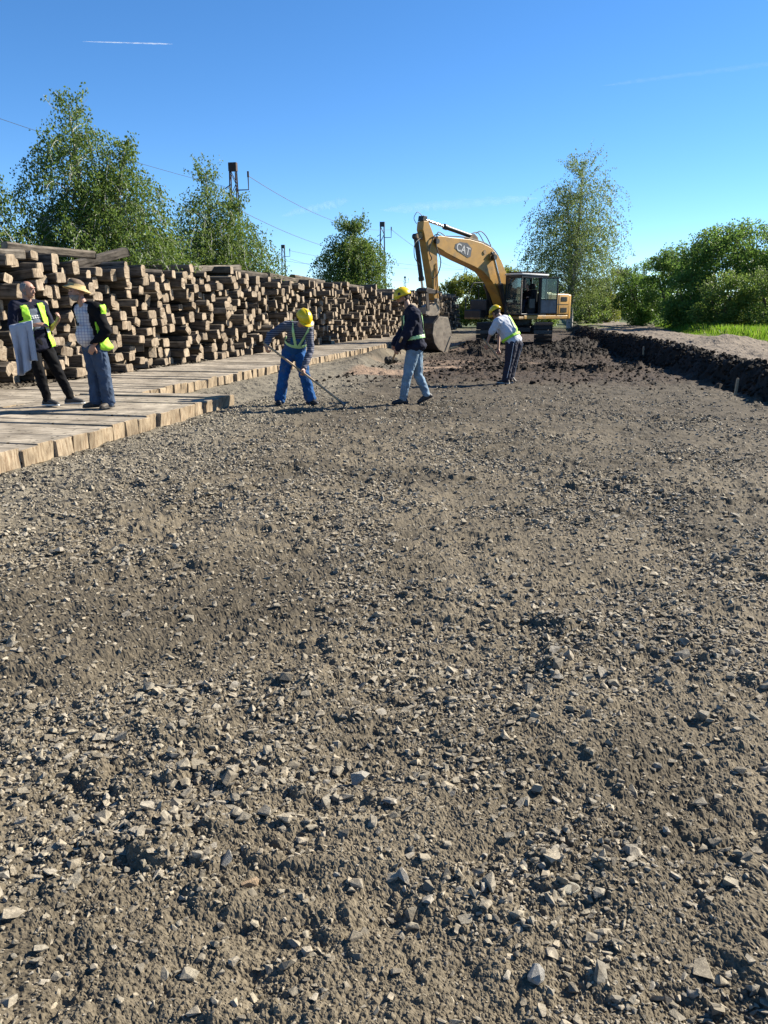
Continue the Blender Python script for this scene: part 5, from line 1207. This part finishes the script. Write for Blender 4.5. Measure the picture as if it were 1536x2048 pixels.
def k5(p):
    s, f_, u = tloc(P5, p)
    return (abs(u - .10) < .026 and True) or (f_ < .02 and u > .1 and u < .52 and abs(s + .02 - .24 * (u - .12)) < .024)
P5['child']('reflective_harness', shell(P5['torso'](.05), k5, .010, .005, [LIME], None, .003))
for s, sg in (('A', -1), ('B', 1)):
    Jn = P5['J']; off = np.array((.25, -.95, 0)) if s == 'A' else np.array((.98, -.2, 0)); 
    a = MB(); a.tube([Jn['hip' + s] + off * .155, Jn['kn' + s] + off * .106, Jn['an' + s] + off * .098 + [0, 0, .05]], .007, 6); link('side_stripe', a.mesh('side_stripe', mat('white_stripe', (.6,.6,.62), .8), smooth=True), P5['o'])
helmet(P5, badge=False)
hair(P5, HAIR_B, lambda p: (lambda d: np.dot(d, P5['hf']) < .0 and np.dot(d, P5['hu']) > -.08)(p - P5['J']['head']), .004)
h0, h1 = np.array((-.505, -.21, .94)), np.array((.18, .12, .07)); dd = unit(h1 - h0)
a = MB(); a.tube([h0, h1], .017, 10); b = MB(); b.tube([h1 - dd * .08, h1 + dd * .03], .021, 8); b.box((-.012, -.1, -.1), (0, .1, .02), mat=Matrix.Translation(h1.tolist()))
local_thing('hoe', 'short hoe held low by the stooping worker in the white T-shirt', 'hoe', P5, [('handle', a, WOODH, dict(smooth=True)), ('blade', b, STEEL, {})])

# ---- operator sitting in the cab (frame: x right of him, y behind him)
J = dict(head=(0, -.10, .73), face=(0, -1, -.05), neck=(0, -.02, .56), chest=(0, .0, .34), pelvis=(0, .02, .06), front=(0, -1, 0), shA=(-.18, 0, .50), shB=(.18, 0, .50),
         elA=(-.25, -.10, .24), elB=(.25, -.10, .24), wrA=(-.27, -.34, .26), wrB=(.27, -.34, .26), hdA=(0, -.9, .2), hnA=(0, .2, 1), hdB=(0, -.9, .2), hnB=(0, .2, 1),
         hipA=(-.09, .0, .05), hipB=(.09, .0, .05), knA=(-.13, -.44, .10), knB=(.13, -.44, .10), anA=(-.12, -.55, -.30), anB=(.12, -.55, -.30), toeA=(0, -1, 0), toeB=(0, -1, 0))
FR = Matrix.Translation((-1.75, 38.3, .03)) @ EXC_H @ Matrix.Translation((.42, .95, 1.29 + .52)) @ Matrix.Rotation(R(90), 4, 'Z')
P6 = person('excavator operator in dark clothes sitting in the cab', (0, 0, 0), J, dict(top=BLACKC, top_name='dark_jumper', sleeve='long', bottom=NAVY, shoe=DKSHOE, curlA=.8, curlB=.8), frame=FR)
hair(P6, HAIR_B, lambda p: (lambda d: np.dot(d, P6['hf']) < .02 and np.dot(d, P6['hu']) > -.04)(p - P6['J']['head']), .006)

# ================================================================== VEGETATION
def leaf_mesh(name, P, D, W, size, mats_, asp=.62, rn=None):
    """rhombic leaves: P base, D direction, W width direction, size length"""
    n = len(P); s = size[:, None]; D = D / np.linalg.norm(D, axis=1, keepdims=True); W = W - D * np.sum(W * D, 1, keepdims=True); W = W / np.linalg.norm(W, axis=1, keepdims=True); Nn = np.cross(D, W)
    a = P; b = P + D * s * .45 + W * s * asp * .5 + Nn * s * .06; c = P + D * s; d = P + D * s * .45 - W * s * asp * .5 + Nn * s * .06
    V = np.stack([a, b, c, d], 1).reshape(-1, 3); F = np.arange(4 * n).reshape(n, 4)
    me = fast_mesh(name, V, F, mats_); set_attr(me, 'rnd', np.repeat(rng.random(n) if rn is None else rn, 4)); return me
BIRCH_BARK = mat('birch_bark', (.52,.50,.46), .8, var=.2, scale=4, dirt=(.05,.045,.04), dscale=6, damt=.42)
TWIG = mat('brown_twig', (.09,.065,.045), .85)
L_BIRCH = leaf_mat('birch_leaf', [(.058,.108,.018), (.084,.146,.025), (.112,.168,.034), (.072,.128,.021), (.145,.195,.055)], .42, .5)
L_BIRCH2 = leaf_mat('pale_birch_leaf', [(.09,.14,.035), (.12,.175,.046), (.15,.20,.06), (.10,.16,.04)], .45, .5)
L_BUSH = leaf_mat('bush_leaf', [(.055,.120,.022), (.078,.160,.028), (.11,.195,.038), (.085,.165,.028), (.15,.23,.055)], .48)
L_BUSHL = leaf_mat('light_bush_leaf', [(.065,.12,.02), (.09,.155,.028), (.12,.19,.038), (.15,.21,.05)], .4)
L_YEL = leaf_mat('yellow_green_leaf', [(.12,.16,.022), (.16,.20,.028), (.20,.225,.035), (.10,.145,.025), (.13,.13,.05)], .45)
L_FAR = leaf_mat('far_foliage', [(.055,.095,.03), (.08,.12,.04), (.10,.13,.05), (.07,.10,.045)], .35)
L_SPR = leaf_mat('spruce_needle', [(.012,.028,.014), (.018,.036,.018), (.024,.045,.02)], .1)
L_GRASS = leaf_mat('grass_blade', [(.075,.17,.010), (.10,.21,.014), (.13,.24,.02), (.09,.19,.012), (.20,.24,.06)], .5)
def curve_pts(p, d, ln, n, droop, wob, r):
    pts = [np.array(p, float)]; d = unit(d)
    for i in range(n):
        d = unit(d + r.normal(0, wob, 3) + np.array([0, 0, -droop])); pts.append(pts[-1] + d * ln / n)
    return pts
def birch(label, base, height, prof, nstrand, leaves, size, seed, strand=(.5, 1.3), bark=BIRCH_BARK, lm=L_BIRCH, stems=((0, 0),), trunk_r=.11, z0=.22, group='birches behind the pile', up_tip=.25):
    r = np.random.default_rng(seed); root = empty('birch_tree', base); tag(root, label, 'tree', group)
    tb = MB(); P, D, S = [], [], []
    for si, (lx, ly) in enumerate(stems):
        h = height * (1 if si == 0 else .82); tr = [np.array([0, 0, -.1])]; n = 9
        for i in range(1, n + 1): t = i / n; tr.append(np.array([lx * t**1.3 + .05 * math.sin(5 * t + seed), ly * t**1.3 + .05 * math.cos(4 * t), h * t * .97]))
        tb.tube(tr, [trunk_r * (1 - .93 * i / n) + .008 for i in range(n + 1)], 9)
        k = 0; pmax = max(prof[1])
        while k < nstrand // len(stems):
            t = z0 + (1 - z0) * r.random(); R0 = np.interp(t, prof[0], prof[1])
            if r.random() > (R0 / pmax)**1.25 + .04: continue
            k += 1; i = min(int(t * n), n - 1); fr = t * n - i; p = tr[i] * (1 - fr) + tr[i + 1] * fr
            a = r.random() * 2 * math.pi; R_ = R0 * (.12 + .9 * r.random()**.7) * (.62 + .75 * (.5 + .6 * float(perlin(np.array([a * 1.3 + seed]), np.array([t * 6.5 + seed * 3.1]), seed)[0])))
            out = np.array([math.cos(a), math.sin(a), .0]); rise = (.55 - .25 * t) * R_ + .15
            q = p + out * R_ + np.array([0, 0, rise * .8]); m_ = (p + q) / 2 + np.array([0, 0, .12 * R_])
            if k % 4 == 0: tb.tube([p, m_, q], [.018 * (1.2 - t) + .006, .010, .004], 4, caps=False)
            top = t > .9
            ln = r.uniform(*strand) * (.6 if top else 1)
            c = np.array(curve_pts(q, out * .7 + np.array([0, 0, up_tip if not top else 1.0]), ln, 6, .38 if not top else .02, .12, r))
            if k % (4 if size < .1 else 12) == 0: tb.tube(c, .004, 3, caps=False)
            u = r.random(leaves) * 6; i2 = np.minimum(u.astype(int), 5); P.append(c[i2] + (c[i2 + 1] - c[i2]) * (u - i2)[:, None] + r.normal(0, .06, (leaves, 3))); D.append(r.normal(0, .55, (leaves, 3)) + [0, 0, -.75]); S.append(size * r.uniform(.65, 1.25, leaves))
            m3 = leaves // 3; f3 = r.random((m3, 1)); P.append((p * (1 - f3)**2 + 2 * m_ * f3 * (1 - f3) + q * f3 * f3) + r.normal(0, .10, (m3, 3))); D.append(r.normal(0, .7, (m3, 3)) + [0, 0, -.5]); S.append(size * r.uniform(.6, 1.1, m3))
    tb.build('trunk', bark, root, smooth=True)
    P, D, S = np.vstack(P), np.vstack(D), np.concatenate(S)
    link('crown', leaf_mesh('crown', P, D, r.normal(size=P.shape), S, [lm]), root); return root
birch('tall dense birch behind the pile, the largest tree on that side', (-12.75, 20.9, .1), 7.05, ([.2, .38, .55, .75, 1], [2.0, 2.15, 1.75, 1.05, .25]), 1800, 28, .080, 1, stems=((-.55, 0), (.9, .2)), strand=(.35, .9))
birch('birch cut off by the picture edge, beside the tallest one', (-14.9, 18.2, .1), 5.5, ([.2, .45, .7, 1], [1.3, 1.5, 1.1, .2]), 720, 24, .084, 2, strand=(.5, 1.1))
birch('smaller drooping birch behind the pile, in front of the rusty mast', (-12.35, 28.0, .1), 6.4, ([.2, .4, .6, .8, 1], [2.1, 2.0, 1.45, .8, .2]), 1450, 26, .088, 3, strand=(.6, 1.3), stems=((-.3, 0), (.6, .2)))
birch('round willow-like birch above the far end of the pile', (-13.85, 54.3, .1), 7.1, ([.2, .4, .65, .85, 1], [1.7, 1.9, 1.7, 1.15, .45]), 1000, 24, .14, 4, strand=(.9, 1.9), z0=.3)
birch('tall airy weeping birch standing behind the excavator', (1.2, 63.6, .3), 12.0, ([.12, .3, .5, .7, .88, 1], [1.7, 2.8, 2.9, 2.4, 1.8, .8]), 1600, 25, .125, 5, strand=(1.2, 2.8), lm=L_BIRCH2, trunk_r=.24, stems=((.35, 0), (-.7, .2)), z0=.14, group='trees along the dirt road')
def bush(label, base, rx, ry, h, n, size, lm, seed, shoots=30, group='bushes beside the dirt road', blobs=46, name='bush'):
    r = np.random.default_rng(seed); root = empty(name, base); tag(root, label, 'bush', group); P, D, S = [], [], []
    c0 = np.array([0, 0, h * .44])
    for k in range(blobs):
        d = unit(r.normal(size=3)); rr = r.uniform(.35, .97)**.8
        c = c0 + d * np.array([rx, ry, h * .56]) * rr; br = r.uniform(.16, .40) * (rx + ry) / 2
        m = n // blobs; q = r.normal(size=(m, 3)); q /= np.linalg.norm(q, axis=1, keepdims=True); q[:, 2] = np.where((q[:, 2] < -.3) & (d[2] > 0), -q[:, 2], q[:, 2])
        rad = br * r.random(m)**.33; P.append(c + q * rad[:, None] * np.array([1, 1, .85])); D.append(q * .8 + r.normal(0, .6, (m, 3)) + [0, 0, -.1]); S.append(size * r.uniform(.6, 1.2, m))
    tb = MB()
    for k in range(shoots):
        a = r.random() * 6.283; e = r.uniform(.1, .9); b = c0 + np.array([rx * e * math.cos(a), ry * e * math.sin(a), h * .56 * math.sqrt(max(0, 1 - e * e)) * .9]); dirn = unit(np.array([math.cos(a) * .5 * e, math.sin(a) * .5 * e, 1]) + r.normal(0, .15, 3)); ln = r.uniform(.08, .2) * h
        tb.tube([b, b + dirn * ln], [.012, .004], 3, caps=False); m = 26; t = r.random(m); P.append(b + dirn * (t * ln)[:, None] + r.normal(0, .05 + .03 * rx / 3, (m, 3))); D.append(dirn + r.normal(0, .7, (m, 3))); S.append(size * r.uniform(.5, .95, m))
    for k in range(7): a = r.random() * 6.283; tb.tube([(0, 0, -.1), (rx * .25 * math.cos(a), ry * .25 * math.sin(a), h * .3), (rx * .6 * math.cos(a), ry * .6 * math.sin(a), h * .7)], [.07, .05, .015], 5, caps=False)
    tb.build('stems', TWIG, root); P = np.vstack(P); D = np.vstack(D); S = np.concatenate(S); k = P[:, 2] > -.05
    link('crown', leaf_mesh('crown', P[k], D[k], r.normal(size=P[k].shape), S[k], [lm], .7), root); return root
RZ = .45
bush('tallest dark green bush, tree-high, at the picture edge', (10.6, 51.5, RZ), 4.3, 3.2, 5.5, 46000, .15, L_BUSH, 21, 200, blobs=110)
bush('dark bush at the bend of the dirt road, lowest of the dark row', (6.6, 63.0, RZ), 2.2, 2.4, 4.3, 16000, .15, L_BUSH, 22, 60)
bush('dark bush between the bend of the road and the tallest bush', (8.0, 58.0, RZ), 2.5, 2.4, 4.9, 18000, .15, L_BUSH, 23, 70)
bush('shadowed rounded bush jutting out over the edge of the road', (7.9, 50.3, RZ), 1.7, 2.0, 3.0, 13000, .13, L_BUSH, 24, 40)
bush('lighter green bush in front of the tallest one, at its left foot', (9.0, 45.8, RZ), 1.7, 1.6, 2.8, 13000, .12, L_BUSHL, 25, 60)
bush('light green bush in front of the tallest one, at the picture edge', (11.2, 44.4, RZ), 2.0, 1.8, 3.1, 14000, .12, L_BUSHL, 26, 60)
bush('yellow-green willow bush just beside the dark stack behind the bucket', (-8.2, 76, .2), 2.9, 2.2, 4.3, 11000, .20, L_YEL, 31, 90, 'bushes behind the excavator')
bush('yellow-green willow bush under the excavator boom', (-5.1, 75, .2), 3.0, 2.2, 4.8, 11000, .20, L_YEL, 32, 90, 'bushes behind the excavator')
bush('green bush half hidden behind the excavator cab', (-1.4, 77, .2), 3.0, 2.2, 4.1, 8000, .20, L_BUSHL, 33, 40, 'bushes behind the excavator')
bush('bright green low bush at the foot of the weeping birch', (2.9, 72, .3), 1.7, 1.4, 2.5, 4200, .17, L_BUSHL, 34, 24, 'bushes behind the excavator')
bush('small bright bush at the end of the dirt road', (4.9, 78, .3), 1.3, 1.2, 2.6, 3200, .17, L_YEL, 35, 20, 'bushes behind the excavator')
bush('dull green bush behind the end of the dirt road', (4.4, 93, .3), 3.6, 2.4, 4.4, 4200, .28, L_FAR, 36, 30, 'bushes behind the excavator')
bush('pale feathery tree-like bush far beyond the road bend', (7.4, 98, .3), 2.6, 2.2, 5.6, 2200, .26, L_FAR, 37, 70, 'bushes behind the excavator')
def spruce():
    root = empty('spruce_tree', (-18.6, 26.9, .1)); tag(root, 'small dark spruce between the two nearest birches', 'tree', 'birches behind the pile'); r = np.random.default_rng(9); tb = MB(); tb.tube([(0, 0, 0), (0, 0, 5.0)], [.09, .01], 7); P, D, S = [], [], []
    for k in range(150):
        t = r.uniform(.12, .98); ln = 1.5 * (1 - t) + .12; a = r.random() * 6.283; p = np.array([0, 0, 5.0 * t]); e = p + np.array([math.cos(a) * ln, math.sin(a) * ln, -.25 * ln]); tb.tube([p, e], [.012, .004], 3, caps=False)
        for j in range(28): f_ = r.random(); P.append(p + (e - p) * f_ + r.normal(0, .05, 3)); D.append((e - p) * .6 + r.normal(0, .5, 3) + [0, 0, -.3]); S.append(r.uniform(.07, .15))
    tb.build('trunk', TWIG, root); P = np.array(P); link('crown', leaf_mesh('crown', P, np.array(D), r.normal(size=P.shape), np.array(S), [L_SPR], .35), root)
spruce()
def grass():
    r = np.random.default_rng(5); n = 60000
    y = 22 + 44 * r.random(n)**1.2; x = np.interp(y, [0, 24, 30, 42, 55, 75], [6.6, 6.3, 7.2, 6.2, 6.6, 8.5]) + .1 + 9 * r.random(n)**1.5
    x2 = 1.6 + 2.6 * r.random(9000); y2 = 50 + 20 * r.random(9000); k = (x2 > bank_foot(y2) + .8) & (x2 < bank_foot(y2) + 2.2); x = np.concatenate([x, x2[k]]); y = np.concatenate([y, y2[k]])
    x3 = -9 + 20 * r.random(7000); y3 = 62 + 30 * r.random(7000); k = (np.abs(x3 - 4.2) > 1.6); x = np.concatenate([x, x3[k]]); y = np.concatenate([y, y3[k]])
    d = perlin(x * .8, y * .8, 12); k = (r.random(len(x)) < .55 + .6 * d); x, y, d = x[k], y[k], d[k]; n = len(x)
    edge = sstep(.1, 1.4, x - np.interp(y, [0, 24, 30, 42, 55, 75], [6.6, 6.3, 7.2, 6.2, 6.6, 8.5])); hgt = (.10 + .34 * edge) * (.6 + .7 * r.random(n)) * np.where(x < 5.5, .8, 1)
    P = np.stack([x, y, macro(x, y) - .03], 1); D = r.normal(0, .28, (n, 3)); D[:, 2] = 1
    me = leaf_mesh('grass', P, D, r.normal(size=(n, 3)), hgt, [L_GRASS], .11); tag(link('grass', me), 'bright green grass on the verge below the bushes', 'grass', kind='stuff')
grass()
def treeline():
    r = np.random.default_rng(6); n = 15000; a = R(75) * (2 * r.random(n) - 1) - YAW; rr = 170 + 60 * r.random(n); hh = (3.0 + 2.6 * perlin(a * 26, a * 0, 3) + 1.5 * perlin(a * 90, a * 0, 4)).clip(.8)
    z = hh * r.random(n)**.8; P = np.stack([rr * np.sin(a), rr * np.cos(a), z], 1); D = r.normal(0, 1, (n, 3)); me = leaf_mesh('far_treeline', P, D, r.normal(size=(n, 3)), r.uniform(.6, 1.3, n), [L_FAR], .8)
    tag(link('far_treeline', me), 'low hazy line of far trees along the horizon', 'treeline', kind='stuff')
treeline()

# ================================================================== MASTS, WIRES, STAKES, CONTRAILS
RUST = mat('rusty_mast_steel', (.055,.034,.026), .8, var=.3); MAST = mat('dark_mast_steel', (.045,.048,.052), .7, var=.2); WIRE = mat('wire_metal', (.08,.085,.09), .6)
def mast(label, base, h, m, w0=.75, w1=.34, arm=.7):
    root = empty('lattice_mast', base); tag(root, label, 'mast', 'lattice masts of the railway line'); b = MB()
    for sx in (-1, 1):
        for sy in (-1, 1): b.tube([(sx * w0 / 2, sy * w0 / 2 * .6, -.3), (sx * w1 / 2, sy * w1 / 2 * .6, h)], .036, 5)
    b.build('legs', m, root); b = MB(); n = 13
    for i in range(n):
        t0, t1 = i / n, (i + 1) / n; a0, a1 = (w0 + (w1 - w0) * t0) / 2, (w0 + (w1 - w0) * t1) / 2
        for sy in (-.6, .6): s = 1 if i % 2 else -1; b.tube([(-s * a0, sy * a0, h * t0), (s * a1, sy * a1, h * t1)], .022, 4)
        for sx in (-1, 1): s = 1 if i % 2 else -1; b.tube([(sx * a0, -s * a0 * .6, h * t0), (sx * a1, s * a1 * .6, h * t1)], .022, 4)
    b.build('bracing', m, root); b = MB(); b.box((-w1 / 2 - .06, -w1 / 2 * .7, h - .02), (w1 / 2 + .06, w1 / 2 * .7, h + .42)); b.build('head', m, root)
    b = MB(); b.tube([(w1 / 2, 0, h - 1.0), (w1 / 2 + arm, 0, h - 1.0), (w1 / 2 + arm, 0, h - .35)], .035, 5); b.tube([(-w1 / 2, 0, h - .7), (-w1 / 2 - arm * .5, 0, h - .9)], .03, 5); b.build('arm', m, root)
    b = MB(); b.tube([(w1 / 2 + arm, 0, h - .35), (w1 / 2 + arm, 0, h - .05)], .06, 6); b.build('insulator', m, root)
MASTS = {'A': (-17.8, 43.2, 9.0), 'B': (-16.5, 76.2, 9.3), 'C': (-34.1, 98.0, 9.2), 'D': (-35.9, 191.7, 9.2), 'E': (-16.0, 144.9, 9.2)}
for k, lab, m in [('A', 'rusty lattice mast rising behind the second birch', RUST), ('B', 'tall dark lattice mast beside the round willow-like birch', MAST), ('C', 'grey lattice mast between the second birch and the round one', MAST), ('D', 'tiny far lattice mast above the helmet of the man in the hoodie', MAST), ('E', 'far lattice mast seen under the excavator boom', MAST)]:
    x, y, h = MASTS[k]; mast(lab, (x, y, 0), h, m)
def wire(a, b, sag, label, r=.014):
    a, b = np.array(a, float), np.array(b, float); m = MB(); m.tube([a + (b - a) * t - np.array([0, 0, sag * 4 * t * (1 - t)]) for t in np.linspace(0, 1, 17)], r, 4); o = m.build('overhead_wire', WIRE); tag(o, label, 'wire', 'overhead wires of the railway line')
A, B, C, D_, E_ = [np.array(MASTS[k]) for k in 'ABCDE']
wire(A + [.9, 0, -.3], B + [.9, 0, -.3], .9, 'upper wire between the rusty mast and the tall dark mast', .016)
wire(A + [.2, 0, -2.0], B + [.2, 0, -2.6], .7, 'lower wire between the rusty mast and the tall dark mast', .016)
wire(A + [-.5, 0, -.8], np.array((-31.0, 22.0, 12.4)), .5, 'wire crossing the sky at the picture edge beside the tall birch', .012)
wire(B + [.9, 0, -.3], E_ + [.5, 0, -.3], 1.0, 'wire running from the tall dark mast towards the excavator boom', .02)
wire(B + [-.3, 0, -2.9], C + [.3, 0, -1.5], .5, 'wire between the tall dark mast and the grey mast', .018)
wire(C + [.9, 0, -.3], E_ + [-.5, 0, -.5], .8, 'long wire from the grey mast to the far mast under the boom', .022)
wire(C + [.9, 0, -1.3], D_ + [.5, 0, -.5], .9, 'wire from the grey mast to the tiny far mast', .022)
wire(B + [.3, 0, -3.2], np.array((-2.0, 120.0, 7.2)), .4, 'wire crossing behind the excavator stick', .018)
STAKE = mat('pale_stake_wood', (.42,.33,.22), .8, var=.2, scale=20)
for x, y, h, lab, t in [(3.33, 15.3, .30, 'pale wooden stake standing alone at the foot of the bank', .06), (2.86, 26.4, .30, 'thin wooden stake sticking out of a small mound of soil', -.04)]:
    b = MB(); z = GZ(x, y); b.prism([(-.02, -.02), (.02, -.02), (.018, .02), (-.02, .018)], 'z', -.08, h); b.prism([(-.012, -.012), (.012, -.012), (.010, .012), (-.012, .010)], 'z', h, h + .012)
    o = b.build('stake', STAKE, None, Matrix.Translation((x, y, z)) @ Matrix.Rotation(t, 4, 'Y') @ Matrix.Rotation(.4, 4, 'Z')); tag(o, lab, 'stake', 'survey stakes along the bank')
b = MB(); b.box((-.27, -.2, 0), (.27, .2, 3.62)); b.box((-.30, -.23, 3.44), (.30, .23, 3.66)); o = b.build('concrete_post', mat('mossy_concrete', (.10,.105,.085), .9, var=.3, scale=4, dirt=(.05,.06,.035), dscale=2, damt=.6, bump=.2), None, Matrix.Translation((-12.35, 24.0, .05)) @ Matrix.Rotation(R(20), 4, 'Z'), bevel=.02); tag(o, 'squat mossy concrete post top showing above the pile between two birches', 'post')
def contrail(a, b, r0, r1, alpha, label, seed):
    m, nt, N, L, P = new_mat('ice_crystal_trail'); P.inputs['Base Color'].default_value = (.9, .9, .92, 1); P.inputs['Roughness'].default_value = 1; P.inputs['Specular IOR Level'].default_value = 0
    tp = N.new('ShaderNodeBsdfTransparent'); tl = N.new('ShaderNodeBsdfTranslucent'); tl.inputs[0].default_value = (.9, .9, .92, 1); ad = N.new('ShaderNodeMixShader'); ad.inputs[0].default_value = .5; L.new(P.outputs[0], ad.inputs[1]); L.new(tl.outputs[0], ad.inputs[2])
    tc = N.new('ShaderNodeTexCoord'); nz = N.new('ShaderNodeTexNoise'); nz.inputs['Scale'].default_value = 3.0 / max(60, r1 * 6); nz.inputs['Detail'].default_value = 5; L.new(tc.outputs['Object'], nz.inputs['Vector']); mr = N.new('ShaderNodeMapRange'); mr.inputs['From Min'].default_value = .35; mr.inputs['From Max'].default_value = .7; mr.inputs['To Min'].default_value = alpha * .25; mr.inputs['To Max'].default_value = alpha; L.new(nz.outputs['Fac'], mr.inputs['Value'])
    lw = N.new('ShaderNodeLayerWeight'); lw.inputs[0].default_value = .5; iv = N.new('ShaderNodeMath'); iv.operation = 'SUBTRACT'; iv.inputs[0].default_value = 1; L.new(lw.outputs['Facing'], iv.inputs[1]); pw = N.new('ShaderNodeMath'); pw.operation = 'MULTIPLY'; L.new(iv.outputs[0], pw.inputs[0]); L.new(mr.outputs[0], pw.inputs[1])
    mx = N.new('ShaderNodeMixShader'); L.new(pw.outputs[0], mx.inputs[0]); L.new(tp.outputs[0], mx.inputs[1]); L.new(ad.outputs[0], mx.inputs[2]); L.new(mx.outputs[0], N['Material Output'].inputs['Surface'])
    a, b_ = np.array(a, float), np.array(b, float); mb = MB(); ts = np.linspace(0, 1, 40); r = np.random.default_rng(seed); mb.tube([a + (b_ - a) * t + r.normal(0, .08 * r1, 3) for t in ts], [max(.3, (r0 + (r1 - r0) * t) * math.sin(math.pi * min(1, max(.02, min(t, 1 - t) * 5)) / 2) * r.uniform(.85, 1.15)) for t in ts], 12, caps=False)
    o = mb.build('contrail', m, None, None, smooth=True); tag(o, label, 'contrail', 'contrails and thin wisps in the sky')
contrail((-1652, 2714, 907), (-1347, 2779, 899), 1.2, 3.0, .40, 'short bright white contrail above the tall birch', 1)
contrail((114, 3093, 767), (760, 3230, 846), 6, 10, .035, 'faint spread-out contrail high above the bushes', 2)
contrail((-1001, 2854, 338), (-750, 2907, 392), 10, 18, .07, 'faint wisp of cloud above the round willow-like birch', 3)
contrail((-643, 2930, 358), (-80, 3045, 399), 18, 14, .08, 'faint flat wisp of cloud above the excavator boom', 4)
